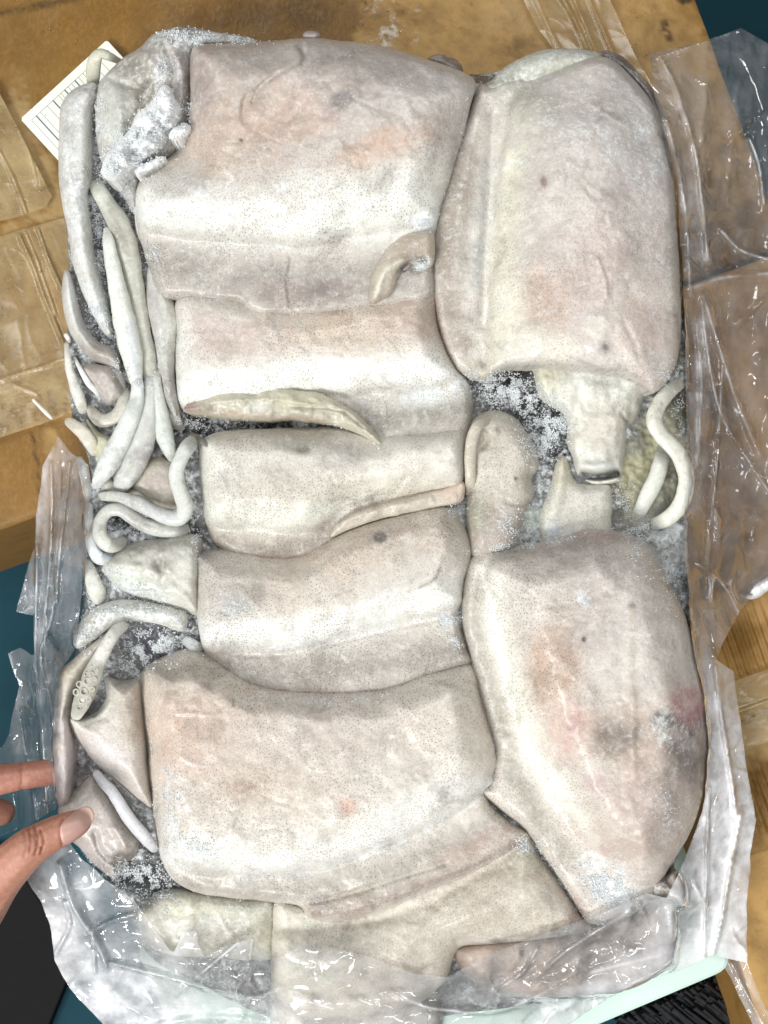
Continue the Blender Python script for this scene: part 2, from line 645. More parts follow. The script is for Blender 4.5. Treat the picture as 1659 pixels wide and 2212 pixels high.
def card_material():
    m, nt, out = new_mat('cardboard')
    pos = node(nt, 'ShaderNodeNewGeometry').outputs['Position']
    col = attr(nt, 'pigment', 'Color')
    wet = attr(nt, 'spots', 'Fac')
    frost = attr(nt, 'frost', 'Fac')
    mp = node(nt, 'ShaderNodeMapping')
    mp.inputs['Rotation'].default_value = (0, 0, math.radians(-20))
    mp.inputs['Scale'].default_value = (1.0, 0.55, 1.0)
    nt.links.new(pos, mp.inputs['Vector'])
    fib = noise(nt, mp.outputs[0], 500, 4, 0.65)
    n1 = noise(nt, pos, 30, 6, 0.68, 0.4)
    n2 = noise(nt, pos, 260, 4, 0.6)
    c = mixcol(nt, maprange(nt, fib, 0.45, 0.75, 0, 0.22), col, rgba((184, 144, 80)))
    c = mixcol(nt, maprange(nt, n1, 0.50, 0.72, 0, 0.55), c, rgba((98, 68, 26)))
    c = mixcol(nt, maprange(nt, n2, 0.55, 0.75, 0, 0.25), c, rgba((110, 76, 30)))
    fm = maprange(nt, math_n(nt, 'SUBTRACT', math_n(nt, 'ADD', math_n(nt, 'MULTIPLY', noise(nt, pos, 190, 6, 0.75), 0.65),
                                                    math_n(nt, 'MULTIPLY', n1, 0.4)),
                             math_n(nt, 'SUBTRACT', 0.82, math_n(nt, 'MULTIPLY', frost, 0.42))), 0, 0.1)
    c = mixcol(nt, math_n(nt, 'MULTIPLY', fm, 0.7), c, rgba((226, 220, 208)))
    b = node(nt, 'ShaderNodeBsdfPrincipled')
    nt.links.new(c, b.inputs['Base Color'])
    nt.links.new(maprange(nt, wet, 0, 1, 0.75, 0.32), b.inputs['Roughness'])
    b.inputs['Specular IOR Level'].default_value = 0.3
    bump = node(nt, 'ShaderNodeBump')
    bump.inputs['Strength'].default_value = 0.4
    bump.inputs['Distance'].default_value = 0.0008
    nt.links.new(math_n(nt, 'ADD', fib, math_n(nt, 'ADD', n2, fm)), bump.inputs['Height'])
    nt.links.new(bump.outputs[0], b.inputs['Normal'])
    nt.links.new(b.outputs[0], out.inputs['Surface'])
    return m


def plain(name, c, rough=0.5, spec=0.4, nscale=80, var=0.15, bumpd=0.0003):
    m, nt, out = new_mat(name)
    pos = node(nt, 'ShaderNodeNewGeometry').outputs['Position']
    n1 = noise(nt, pos, nscale, 5, 0.6)
    col = mixcol(nt, maprange(nt, n1, 0.35, 0.7, 0, 1), tuple(lin(c) * (1 - var)) + (1,), tuple(np.clip(lin(c) * (1 + var), 0, 1)) + (1,))
    b = node(nt, 'ShaderNodeBsdfPrincipled')
    nt.links.new(col, b.inputs['Base Color'])
    b.inputs['Roughness'].default_value = rough
    b.inputs['Specular IOR Level'].default_value = spec
    bump = node(nt, 'ShaderNodeBump')
    bump.inputs['Strength'].default_value = 0.4
    bump.inputs['Distance'].default_value = bumpd
    nt.links.new(noise(nt, pos, nscale * 4, 3), bump.inputs['Height'])
    nt.links.new(bump.outputs[0], b.inputs['Normal'])
    nt.links.new(b.outputs[0], out.inputs['Surface'])
    return m


def paint_material(name, rough=0.6):
    m, nt, out = new_mat(name)
    b = node(nt, 'ShaderNodeBsdfPrincipled')
    nt.links.new(attr(nt, 'pigment', 'Color'), b.inputs['Base Color'])
    b.inputs['Roughness'].default_value = rough
    nt.links.new(b.outputs[0], out.inputs['Surface'])
    return m


def skin_material():
    m, nt, out = new_mat('human_skin')
    pos = node(nt, 'ShaderNodeNewGeometry').outputs['Position']
    col = attr(nt, 'pigment', 'Color')
    n1 = noise(nt, pos, 90, 4, 0.6)
    n2 = noise(nt, pos, 900, 3, 0.6)
    c = mixcol(nt, maprange(nt, n1, 0.4, 0.7, 0, 0.4), col, rgba((166, 110, 92)))
    c = mixcol(nt, maprange(nt, noise(nt, pos, 420, 4, 0.7), 0.45, 0.7, 0, 0.3), c, rgba((214, 170, 148)))
    b = node(nt, 'ShaderNodeBsdfPrincipled')
    nt.links.new(c, b.inputs['Base Color'])
    b.inputs['Roughness'].default_value = 0.5
    b.inputs['Specular IOR Level'].default_value = 0.4
    b.inputs['Subsurface Weight'].default_value = 0.2
    b.inputs['Subsurface Radius'].default_value = (0.006, 0.002, 0.001)
    b.inputs['Subsurface Scale'].default_value = 0.5
    bump = node(nt, 'ShaderNodeBump')
    bump.inputs['Strength'].default_value = 0.35
    bump.inputs['Distance'].default_value = 0.0003
    nt.links.new(math_n(nt, 'ADD', n2, noise(nt, pos, 350, 3)), bump.inputs['Height'])
    nt.links.new(bump.outputs[0], b.inputs['Normal'])
    nt.links.new(b.outputs[0], out.inputs['Surface'])
    return m


SK = squid_material()
ICE = ice_material('grey_ice')
ICEW = ice_material('white_ice', 0.55, (248, 249, 249))
FROST = frost_material()
FILM = film_material('polythene')
TAPE = film_material('parcel_tape', (0.93, 0.90, 0.84), (204, 180, 134), 0.24, 0.10, 0.9)
CARD = card_material()

# colours of the squid skin
BG = (204, 195, 185); W = (228, 228, 220); PK = (204, 172, 150); GR = (166, 157, 149)
PU = (186, 170, 170); YE = (206, 203, 172); BR = (176, 150, 132); DK = (120, 112, 108); CR = (214, 208, 196)
OR = (200, 158, 128)

# ------------------------------------------------------------------ setting: floor
floor = make_obj('floor', [(-4, -4, -0.62), (4, -4, -0.62), (4, 4, -0.62), (-4, 4, -0.62)], [(0, 1, 2, 3)],
                 plain('teal_floor', (22, 64, 76), 0.75, 0.2, 6, 0.25), None, None, False)
tag(floor, 'dark teal painted floor below the cartons', 'floor', kind='structure')

# ------------------------------------------------------------------ cartons
CT = -0.092             # height of the carton tops


def carton(name, label, quad, paints, base, zt=CT, depth=0.30, wetness=0.5, frost=0.0, step=8.0, ribs=None):
    """a corrugated box: board lid as a fine sheet, four side walls"""
    cx = sum(p[0] for p in quad) / 4; cy = sum(p[1] for p in quad) / 4
    t = thing(name, label, 'carton', cx, cy, zt - depth)
    q = np.array(quad, float)
    nu = int(np.linalg.norm(q[1] - q[0]) / step); nv = int(np.linalg.norm(q[3] - q[0]) / step)
    u, v = np.meshgrid(np.linspace(0, 1, nu), np.linspace(0, 1, nv))
    u, v = u.ravel(), v.ravel()
    xy = (q[0] * ((1 - u) * (1 - v))[:, None] + q[1] * (u * (1 - v))[:, None] + q[2] * (u * v)[:, None] + q[3] * ((1 - u) * v)[:, None])
    x, y = xy[:, 0], xy[:, 1]
    SEED[0] += 1
    z = zt + 0.0016 * 2 * (fbm(x, y, 160, SEED[0], 3) - 0.5)
    e = np.minimum(np.minimum(u, 1 - u) * nu, np.minimum(v, 1 - v) * nv)
    z = z - 0.002 * (e < 1)
    if ribs is not None:
        for (bx, by, br, ang, pitch) in ribs:
            a = math.radians(ang)
            s = (x - bx) * math.cos(a) + (y - by) * math.sin(a)
            w = np.exp(-(((x - bx) ** 2 + (y - by) ** 2) / br ** 2) ** 2)
            z = z + 0.0014 * np.sin(s / pitch * 2 * math.pi) * w
    at = paint(x, y, base, paints, wetness, frost, SEED[0], 0.12)
    wx, wy = P(x, y, zt)
    V = np.stack([wx, wy, z], 1)
    F = []
    idx = np.arange(nu * nv).reshape(nv, nu)
    F = np.stack([idx[:-1, :-1].ravel(), idx[1:, :-1].ravel(), idx[1:, 1:].ravel(), idx[:-1, 1:].ravel()], 1).tolist()
    make_obj('lid', to_local(V, t).tolist(), F, CARD, t, at)
    corners = [P(p[0], p[1], zt) for p in quad]
    for i in range(4):
        a, b = np.array(corners[i]), np.array(corners[(i + 1) % 4])
        n = np.array([-(b - a)[1], (b - a)[0]]); n = n / np.linalg.norm(n)
        mid = sum(np.array(c) for c in corners) / 4
        if np.dot(n, mid - a) < 0:
            n = -n
        th = 0.004
        vs = []
        for zz in (zt - 0.004, zt - depth):
            for pnt in (a, b, b + n * th, a + n * th):
                vs.append((pnt[0], pnt[1], zz))
        fs = [(0, 1, 5, 4), (1, 2, 6, 5), (2, 3, 7, 6), (3, 0, 4, 7), (0, 3, 2, 1), (4, 5, 6, 7)]
        at2 = (np.tile(lin((150, 112, 58)), (8, 1)), np.full(8, 0.3), np.zeros(8))
        make_obj('side_wall', to_local(np.array(vs), t).tolist(), fs, CARD, t, at2, False)
    return t


def quad_from(p, a, du0, du1, dv0, dv1):
    """rectangle round point p, u axis at angle a (degrees, upwards to the right)"""
    r = math.radians(a)
    U = np.array([math.cos(r), -math.sin(r)]); V = np.array([math.sin(r), math.cos(r)])
    p = np.array(p, float)
    return [tuple(p + U * du0 + V * dv0), tuple(p + U * du1 + V * dv0), tuple(p + U * du1 + V * dv1), tuple(p + U * du0 + V * dv1)]


WETD = (124, 92, 44); TAN = (182, 144, 86); TANL = (184, 154, 106)
c1q = quad_from((0, 1143), 20, -500, 1805, -1560, 0)
# upper carton: its right edge runs from the top of the picture down to the right
c1 = carton('carton', 'wet brown carton under the top left of the squid block', c1q, [
    ('cs', 960, 60, 200, 190, 0, TAN, 1.0), ('cs', 1120, 40, 120, 140, 0, TAN, 1.0), ('cs', 1400, 80, 190, 230, 0, TAN, 1.0), ('cs', 1500, 260, 150, 260, 0, TAN, 0.9),
    ('cl', [(1120, 0), (1230, 100), (1330, 200)], 70, TANL, 0.9), ('c', 1480, 20, 40, 60, 0, (120, 86, 36), 0.8),
    ('cs', 1438, 52, 15, 19, 20, (74, 46, 12), 1.0), ('cs', 1446, 78, 7, 14, -10, (84, 54, 14), 1.0), ('cs', 1480, 2, 24, 8, 0, (40, 30, 16), 1.0),
    ('cs', 130, 640, 130, 190, 0, (168, 134, 78), 1.0), ('cs', 60, 560, 120, 70, 0, (160, 130, 80), 0.9),
    ('cs', 130, 850, 130, 74, 0, (164, 132, 80), 1.0), ('cs', 2, 716, 34, 62, -14, (104, 66, 14), 1.0),
    ('c', 40, 1020, 90, 70, 0, (130, 94, 40), 0.8), ('cs', 60, 350, 70, 150, -10, (156, 132, 90), 0.9), ('cs', 112, 950, 16, 44, -10, (160, 128, 76), 0.9),
    ('cl', [(70, 940), (84, 1020), (90, 1080)], 3, (60, 38, 12), 0.9), ('c', 600, 30, 200, 30, 0, (92, 64, 24), 0.8), ('c', 250, 40, 160, 40, -10, (120, 86, 38), 0.7),
    ('cl', [(0, 28), (80, 14), (170, -8)], 8, (70, 50, 24), 0.9),
    ('f', 810, 40, 130, 110, 0, 1.0, 1.0), ('f', 700, 60, 60, 60, 0, 0.5, 1.0), ('f', 180, 70, 60, 80, 70, 0.4, 1.0),
    ('f', 60, 110, 70, 50, 70, 0.35, 1.0), ('f', 560, 40, 120, 40, 0, 0.35, 0.9), ('f', 400, 60, 400, 80, 0, 0.24, 0.9), ('d', 400, 60, 420, 160, 0, 0.9, 1.0),
], WETD, wetness=0.6)
c2q = quad_from((1600, 575), 20, -1150, 900, 0, 1207)
c2 = carton('carton', 'brown carton under the clear bag at the right of the squid', c2q, [
    ('c', 1560, 900, 260, 260, 0, (172, 136, 92), 0.8), ('c', 1640, 1500, 90, 34, -20, TANL, 0.95),
    ('c', 1660, 1600, 90, 36, -20, TANL, 0.95), ('c', 1620, 1390, 80, 60, 0, (132, 96, 38), 0.9),
    ('c', 1650, 1740, 70, 90, 0, (112, 80, 28), 1.0), ('c', 1540, 860, 40, 60, 0, (92, 60, 30), 0.8),
    ('c', 1620, 700, 80, 40, 0, (110, 74, 30), 0.6), ('f', 1650, 1540, 60, 20, -20, 0.8, 1.0),
    ('c', 1580, 1060, 60, 120, 0, (112, 76, 40), 0.6),
], (176, 138, 84), zt=CT - 0.002, wetness=0.6, step=4.0, ribs=[(1610, 1390, 90, -20, 17), (1640, 1720, 70, -20, 17)])
c3q = [(1530, 1850), (1900, 1720), (2050, 2420), (1700, 2400)]
c3 = carton('carton', 'smooth dry tan carton at the bottom right corner', c3q, [], (186, 148, 92), zt=CT - 0.012, depth=0.24, wetness=0.1)


# parcel tape on the cartons
def rbf(ctrl):
    c = np.array(ctrl, float)
    p = c[:, :2] / 500.0
    d = np.linalg.norm(p[:, None] - p[None], axis=2)
    A = np.where(d > 0, d * d * np.log(d + 1e-12), 0)
    n = len(p)
    M = np.zeros((n + 3, n + 3))
    M[:n, :n] = A + np.eye(n) * 1e-4
    M[:n, n:] = np.hstack([np.ones((n, 1)), p])
    M[n:, :n] = M[:n, n:].T
    w = np.linalg.solve(M, np.concatenate([c[:, 2], np.zeros(3)]))

    def f(X, Y):
        x, y = X / 500.0, Y / 500.0
        out = w[n] + w[n + 1] * x + w[n + 2] * y
        for i in range(n):
            d2 = (x - p[i, 0]) ** 2 + (y - p[i, 1]) ** 2
            out = out + w[i] * 0.5 * d2 * np.log(d2 + 1e-12)
        return out
    return f


def straight_outline(pts, spacing):
    p = np.array(pts, float)
    out = []
    for i in range(len(p)):
        q = p[(i + 1) % len(p)]
        m = max(1, int(np.linalg.norm(q - p[i]) / spacing))
        out += [p[i] + (q - p[i]) * t for t in np.arange(m) / m]
    return np.array(out)


def film(name, outline, zf, mat, parent=None, creases=(), crumple=0.002, cs=70, stretch=(1, 1, 0), haze=0.12, paints=(),
         step=3.5, drape=None, jag=3.0, facet=0.0, zlow=None):
    """a thin sheet of plastic: draped, with soft crumples and sharp drawn folds"""
    SEED[0] += 1
    sd = SEED[0]
    poly = straight_outline(outline, 6)
    if jag:
        n1 = (fbm(poly[:, 0], poly[:, 1], 40, sd, 3) - 0.5) * 2 * jag
        n2 = (fbm(poly[:, 0], poly[:, 1], 40, sd + 7, 3) - 0.5) * 2 * jag
        poly = poly + np.stack([n1, n2], 1)
    x0, y0 = poly.min(0) - 3 * step
    x1, y1 = poly.max(0) + 3 * step
    X, Y = np.meshgrid(np.arange(x0, x1, step), np.arange(y0, y1, step))
    D, NX, NY = sdf(X, Y, poly)
    Z = zf(X, Y) if callable(zf) else np.full(X.shape, zf)
    sx, sy, ang = stretch
    a = math.radians(ang)
    U = (X * math.cos(a) + Y * math.sin(a)) / sx
    V = (-X * math.sin(a) + Y * math.cos(a)) / sy
    wx_ = (fbm(X, Y, 90, sd + 2, 2) - 0.5) * 60
    r = 1 - np.abs(2 * vnoise(U + wx_, V - wx_, cs, sd + 3) - 1) * 1.6
    r2 = 1 - np.abs(2 * vnoise(U - wx_, V + wx_, cs * 0.45, sd + 4) - 1) * 1.6
    Z = Z + crumple * (r * 0.9 + 0.45 * r2)
    if facet:
        pts = np.stack([RNG.uniform(x0, x1, int((x1 - x0) * (y1 - y0) / 3500) + 8), RNG.uniform(y0, y1, int((x1 - x0) * (y1 - y0) / 3500) + 8)], 1)
        best = np.full(X.shape, -1e9)
        gx = RNG.normal(0, facet, len(pts)); gy = RNG.normal(0, facet, len(pts))
        for i in range(len(pts)):
            dx, dy = U * sx - 0, V
            val = gx[i] * (X - pts[i, 0]) + gy[i] * (Y - pts[i, 1]) - 0.00004 * np.hypot(X - pts[i, 0], Y - pts[i, 1])
            w = np.hypot(X - pts[i, 0], Y - pts[i, 1]) < 150
            best = np.where(w, np.maximum(best, val), best)
        best = np.where(best < -1, 0, best)
        Z = Z + np.clip(best, -0.004, 0.006)
    for pts, wd, ch in creases:
        d, _, _ = line_dist(X, Y, open_curve(pts, 8))
        t = np.clip(1 - d / wd, 0, 1)
        Z = Z + ch * t * (0.6 + 0.8 * vnoise(X, Y, 40, sd + 8))
    if drape is not None:
        hm = HM.copy()
        for _ in range(2):
            pm = np.pad(hm, 1, mode='edge')
            hm = np.max([pm[1:-1, 1:-1], pm[:-2, 1:-1], pm[2:, 1:-1], pm[1:-1, :-2], pm[1:-1, 2:]], axis=0)
        hm = blur(hm, 4)
        gx = np.clip((X / HG + 20).astype(int), 0, 478); gy = np.clip((Y / HG + 20).astype(int), 0, 618)
        fx, fy = X / HG + 20 - gx, Y / HG + 20 - gy
        hz = (hm[gy, gx] * (1 - fx) + hm[gy, gx + 1] * fx) * (1 - fy) + (hm[gy + 1, gx] * (1 - fx) + hm[gy + 1, gx + 1] * fx) * fy
        Z = np.maximum(Z, hz + drape + crumple * 0.5 * (r + 1))
    if zlow is not None:
        Z = np.maximum(Z, zlow + crumple * 0.4 * (r + 1.2))
    x, y, z, F = sheet_mesh(X, Y, D, NX, NY, Z)
    wx, wy = P(x, y, z)
    V3 = np.stack([wx, wy, z], 1)
    paints = list(paints) + [('fl', c_[0], c_[1] * 0.30, 0.85, 0.5 if crumple > 0.001 else 0.75) for c_ in creases]  # doubled folds look milky; haze also paints in their bright streaks
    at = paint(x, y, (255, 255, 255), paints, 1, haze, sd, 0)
    return make_obj(name, to_local(V3, parent).tolist(), F.tolist(), mat, parent, at)


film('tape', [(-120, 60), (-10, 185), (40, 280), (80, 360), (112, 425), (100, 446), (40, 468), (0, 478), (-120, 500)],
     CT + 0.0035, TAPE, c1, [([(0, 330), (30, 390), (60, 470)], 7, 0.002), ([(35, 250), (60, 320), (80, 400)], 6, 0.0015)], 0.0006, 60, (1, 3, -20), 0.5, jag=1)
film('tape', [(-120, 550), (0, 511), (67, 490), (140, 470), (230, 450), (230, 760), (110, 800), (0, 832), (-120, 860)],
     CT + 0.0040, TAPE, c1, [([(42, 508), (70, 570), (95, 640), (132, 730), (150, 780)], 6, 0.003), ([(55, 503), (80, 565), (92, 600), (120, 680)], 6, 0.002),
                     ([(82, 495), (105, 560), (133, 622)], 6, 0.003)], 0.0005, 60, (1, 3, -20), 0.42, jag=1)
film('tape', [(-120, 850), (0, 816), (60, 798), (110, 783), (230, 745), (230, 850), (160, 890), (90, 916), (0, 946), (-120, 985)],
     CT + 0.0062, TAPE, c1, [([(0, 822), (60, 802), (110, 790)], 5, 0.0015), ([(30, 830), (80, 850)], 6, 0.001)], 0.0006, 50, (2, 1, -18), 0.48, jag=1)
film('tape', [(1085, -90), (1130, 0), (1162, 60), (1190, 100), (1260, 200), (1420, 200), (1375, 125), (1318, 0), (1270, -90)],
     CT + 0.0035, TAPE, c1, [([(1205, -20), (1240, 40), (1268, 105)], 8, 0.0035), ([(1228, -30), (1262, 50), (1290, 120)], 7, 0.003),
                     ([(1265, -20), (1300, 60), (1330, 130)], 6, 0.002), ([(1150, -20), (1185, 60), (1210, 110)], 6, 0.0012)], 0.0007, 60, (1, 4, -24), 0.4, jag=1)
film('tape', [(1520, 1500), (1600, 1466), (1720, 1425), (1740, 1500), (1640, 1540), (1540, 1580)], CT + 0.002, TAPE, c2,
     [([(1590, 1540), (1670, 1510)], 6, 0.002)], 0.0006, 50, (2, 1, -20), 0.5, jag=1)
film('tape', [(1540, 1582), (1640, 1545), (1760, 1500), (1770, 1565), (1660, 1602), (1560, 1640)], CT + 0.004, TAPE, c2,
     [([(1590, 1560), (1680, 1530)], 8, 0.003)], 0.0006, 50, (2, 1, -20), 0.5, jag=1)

# ------------------------------------------------------------------ tray, mat, broom
def slab(name, outline, zt, th, mat, parent=None, bev=0.003):
    """a flat body with a rounded upper edge; the outline is used as given"""
    p = np.array([P(x, y, zt) for x, y in outline])
    if np.sum(p[:, 0] * np.roll(p[:, 1], -1) - np.roll(p[:, 0], -1) * p[:, 1]) < 0:
        p = p[::-1]
    t = np.roll(p, -1, 0) - np.roll(p, 1, 0)
    t /= np.linalg.norm(t, axis=1)[:, None] + 1e-12
    nrm = np.stack([-t[:, 1], t[:, 0]], 1)
    n = len(p)
    V, F = [], []
    for ins, dz in ((0, th), (0, bev), (bev * 0.3, bev * 0.3), (bev, 0)):
        for q in p + nrm * ins:
            V.append((q[0], q[1], zt - dz))
    for r_ in range(3):
        for i in range(n):
            F.append((r_ * n + i, r_ * n + (i + 1) % n, (r_ + 1) * n + (i + 1) % n, (r_ + 1) * n + i))
    F.append(tuple(3 * n + i for i in range(n)))
    F.append(tuple(n - 1 - i for i in range(n)))
    return make_obj(name, to_local(np.array(V), parent).tolist(), F, mat, parent, None, False)


tray = thing('tray', 'pale mint green plastic tray under the bag at the bottom right', 'tray', 1200, 2000, CT)
tq = quad_from((1590, 2092), 23, -1180, 0, -560, 0)
q = np.array(tq)


def rounded(q, r):
    q = np.array(q, float)
    out = []
    for i in range(len(q)):
        p = q[i]; a = q[i - 1] - p; b = q[(i + 1) % len(q)] - p
        a /= np.linalg.norm(a); b /= np.linalg.norm(b)
        for s in np.linspace(0, 1, 7):
            out.append(p + a * r * (1 - s) ** 2 + b * r * s ** 2)
    return out


MINT = plain('mint_plastic', (204, 226, 216), 0.4, 0.4, 40, 0.04)
slabo = slab('pan', [tuple(p) for p in rounded(tq, 46)], CT + 0.014, 0.013, MINT, tray, 0.003)
rim_in = quad_from((1590 - 30, 2092 - 12), 23, -1100, -10, -500, -14)

mat_o = thing('rubber_mat', 'black rubber mat on the floor below the hand', 'mat', 0, 2050, -0.62)
mq = [(-700, 1850), (20, 1840), (165, 2070), (60, 2330), (-700, 2500)]
slab('sheet', [tuple(p) for p in rounded(mq, 20)], -0.600, 0.018, plain('black_rubber', (7, 7, 9), 0.7, 0.2, 60, 0.3), mat_o, 0.002)

broom = thing('broom', 'black bristles of a broom head beside the mint tray', 'broom', 1600, 2200, -0.3)
bl = plain('black_bristle', (44, 46, 50), 0.32, 0.5, 200, 0.4)
bverts, bfaces = [], []
for i in range(520):
    x0 = random.uniform(1330, 1640); y0 = 2125 + random.uniform(-10, 70) - (x0 - 1500) * 0.42
    dx, dy = random.gauss(230, 14), random.gauss(185, 14)
    z0 = random.uniform(-0.21, -0.19)
    p0 = Vector((*P(x0, y0, z0), z0)); p1 = Vector((*P(x0 + dx, y0 + dy, z0 - 0.012), z0 - 0.012))
    t = (p1 - p0).normalized()
    s = t.cross(Vector((0, 0, 1))).normalized(); u2 = s.cross(t)
    r = random.uniform(0.0009, 0.0024)
    b0 = len(bverts)
    for q_ in range(4):
        f_ = q_ / 3
        c_ = p0.lerp(p1, f_) + Vector((0, 0, -0.01 * f_ * f_)) + s * random.gauss(0, 0.0008)
        for k_ in range(4):
            a_ = k_ * math.pi / 2
            bverts.append(tuple(c_ + s * r * math.cos(a_) + u2 * r * math.sin(a_)))
    for q_ in range(3):
        for k_ in range(4):
            bfaces.append((b0 + q_ * 4 + k_, b0 + q_ * 4 + (k_ + 1) % 4, b0 + (q_ + 1) * 4 + (k_ + 1) % 4, b0 + (q_ + 1) * 4 + k_))
bo = make_obj('bristles', to_local(np.array(bverts), broom).tolist(), bfaces, bl, broom)
bo['kind'] = 'stuff'
slab('head', [tuple(p) for p in rounded([(1250, 2130), (1590, 1980), (1640, 2050), (1300, 2200)], 20)], -0.215, 0.04, plain('black_plastic', (16, 17, 19), 0.5, 0.4), broom, 0.004)

# ------------------------------------------------------------------ paper tag
tag_o = thing('paper_tag', 'white ruled paper tag sticking out under the top left squid', 'tag', 150, 210, CT)
L0, T0 = np.array([44, 257.0]), np.array([231, 86.0])
eu = (T0 - L0) / np.linalg.norm(T0 - L0)
ev = np.array([-eu[1], eu[0]])
if ev[1] < 0: ev = -ev
LU = np.linalg.norm(T0 - L0); LV = 190
tu, tv = np.meshgrid(np.arange(0, LU + .1, 1.0), np.arange(0, LV + .1, 1.0))
nvv, nuu = tu.shape
u_, v_ = tu.ravel(), tv.ravel()
colr = np.tile(lin((232, 234, 220)), (len(u_), 1))
ink = lin((72, 96, 112))
frame = (np.abs(v_ - 18) < 0.9) & (u_ > 16) & (u_ < LU - 14)
frame |= (np.abs(u_ - 16) < 0.9) & (v_ > 18)
frame |= (np.abs(u_ - (LU - 14)) < 0.9) & (v_ > 18)
pos_u = [30, 42, 62, 79, 95, 102, 113, 123, 133, 143, 153, 166, 180, 196, 212]
for i, pu in enumerate(pos_u):
    frame |= (np.abs(u_ - pu) < (0.9 if i % 3 else 1.1)) & (v_ > 18)
frame |= (np.hypot(u_ - 182, v_ - 26) > 3.0) & (np.hypot(u_ - 182, v_ - 26) < 4.6)
frame |= (np.hypot(u_ - 187, v_ - 30) > 2.2) & (np.hypot(u_ - 187, v_ - 30) < 3.6)
colr[frame] = ink
pos = L0[None] + u_[:, None] * eu[None] + v_[:, None] * ev[None]
zt_ = CT + 0.004 + 0.006 * np.clip(v_ / LV, 0, 1) + 0.0006 * np.sin(u_ / 40)
wx, wy = P(pos[:, 0], pos[:, 1], zt_)
idx = np.arange(nuu * nvv).reshape(nvv, nuu)
keep = np.ones((nvv - 1, nuu - 1), bool)
uc, vc = tu[:-1, :-1] + .5, tv[:-1, :-1] + .5
for (cu, cv) in ((7, 7), (LU - 7, 7)):
    out_ = (np.hypot(uc - cu, vc - cv) > 7) & (vc < 7) & ((uc < 7) if cu < 50 else (uc > LU - 7))
    keep &= ~out_
F = np.stack([idx[:-1, :-1], idx[1:, :-1], idx[1:, 1:], idx[:-1, 1:]], -1)[keep]
make_obj('card', to_local(np.stack([wx, wy, zt_], 1), tag_o).tolist(), F.tolist(), paint_material('printed_card', 0.55), tag_o,
         (colr, np.ones(len(u_)), np.zeros(len(u_))))

# ------------------------------------------------------------------ ice that holds the block together
BLOCK = [(205, 185), (300, 110), (420, 92), (700, 95), (1000, 160), (1180, 125), (1300, 125), (1400, 215), (1440, 300), (1462, 500), (1480, 700), (1486, 830),
         (1492, 1000), (1486, 1150), (1490, 1300), (1515, 1480), (1520, 1620), (1490, 1780), (1450, 1900), (1448, 2075), (1250, 2150),
         (900, 2200), (620, 2205), (420, 2120), (320, 2060), (255, 1930), (170, 1830), (135, 1720), (128, 1560), (165, 1400), (178, 1300), (186, 1150),
         (195, 1010), (160, 920), (150, 800), (145, 700), (150, 600), (142, 480), (136, 380), (136, 260), (160, 205)]
BLK = (26, 28, 32)
ice = piece('ice_block', BLOCK, -0.042, 0.012, 50, ICE, None, base=(104, 105, 105), frost=0.42, zbot=-0.078, wob=0.002, wobs=60, rough=0.0012,  # base darkened so the crevices between bodies look deeper
            fine=0.0012, step=3.2, lip=0.6, layers=[
    ([(120, 380), (330, 380), (420, 900), (440, 1330), (170, 1330), (120, 900)], 0.003, 30),
    ([(60, 1880), (330, 1890), (600, 1920), (1230, 1960), (1540, 1880), (1540, 2300), (60, 2300)], -0.020, 40)], paints=[
    ('c', 1110, 840, 90, 70, 20, BLK, 1.0), ('c', 1180, 900, 60, 60, 40, BLK, 1.0), ('c', 1120, 800, 50, 24, 0, (8, 8, 10), 1.0),
    ('c', 1215, 960, 40, 50, 30, BLK, 0.9), ('f', 1125, 812, 40, 14, 0, 0.0, 1.0),
    ('c', 1465, 890, 24, 50, 10, BLK, 1.0), ('f', 1465, 890, 24, 50, 10, 0.25, 1.0),
    ('c', 1340, 1075, 30, 40, 0, (40, 36, 34), 1.0), ('c', 1410, 1010, 60, 110, 15, (160, 156, 122), 1.0), ('f', 1410, 1010, 50, 100, 15, 0.25, 1.0),
    ('c', 1430, 1180, 60, 70, 0, (150, 150, 148), 1.0), ('f', 1430, 1180, 60, 70, 0, 0.7, 1.0),
    ('c', 1475, 640, 24, 130, 0, (120, 108, 80), 0.9), ('f', 1470, 780, 24, 50, 0, 0.6, 1.0),
    ('c', 212, 500, 20, 120, -8, (60, 60, 66), 0.9), ('c', 225, 715, 26, 36, 30, (44, 44, 48), 0.9), ('c', 270, 440, 30, 60, 0, (60, 60, 66), 0.9),
    ('c', 250, 790, 60, 40, 0, (50, 50, 52), 0.9), ('c', 330, 840, 40, 70, 0, (64, 62, 60), 0.9), ('c', 420, 920, 60, 30, 0, BLK, 1.0),
    ('c', 560, 915, 160, 14, 0, BLK, 0.9), ('c', 250, 1130, 40, 30, 0, BLK, 0.9), ('c', 415, 1160, 24, 40, 0, (50, 50, 50), 0.9),
    ('c', 395, 1345, 40, 34, 0, (12, 12, 12), 1.0), ('c', 340, 1390, 70, 40, 0, (58, 58, 70), 1.0), ('f', 340, 1390, 70, 40, 0, 0.5, 1.0),
    ('c', 290, 1900, 80, 40, 10, (40, 42, 44), 1.0), ('f', 290, 1900, 80, 40, 10, 0.45, 1.0), ('c', 175, 1660, 20, 60, 0, (120, 112, 116), 0.9),
    ('c', 340, 1880, 40, 40, 0, (30, 30, 32), 0.8), ('c', 1150, 1130, 80, 30, 0, (160, 168, 160), 0.8), ('c', 200, 1010, 30, 30, 0, (110, 110, 108), 0.7),
    ('c', 215, 250, 20, 70, 0, (70, 72, 80), 0.9), ('c', 1440, 1960, 40, 60, 0, (110, 106, 104), 0.9),
    ('c', 160, 1340, 30, 60, 0, (70, 74, 76), 0.9), ('c', 1010, 165, 60, 20, 0, (110, 90, 66), 0.9)])
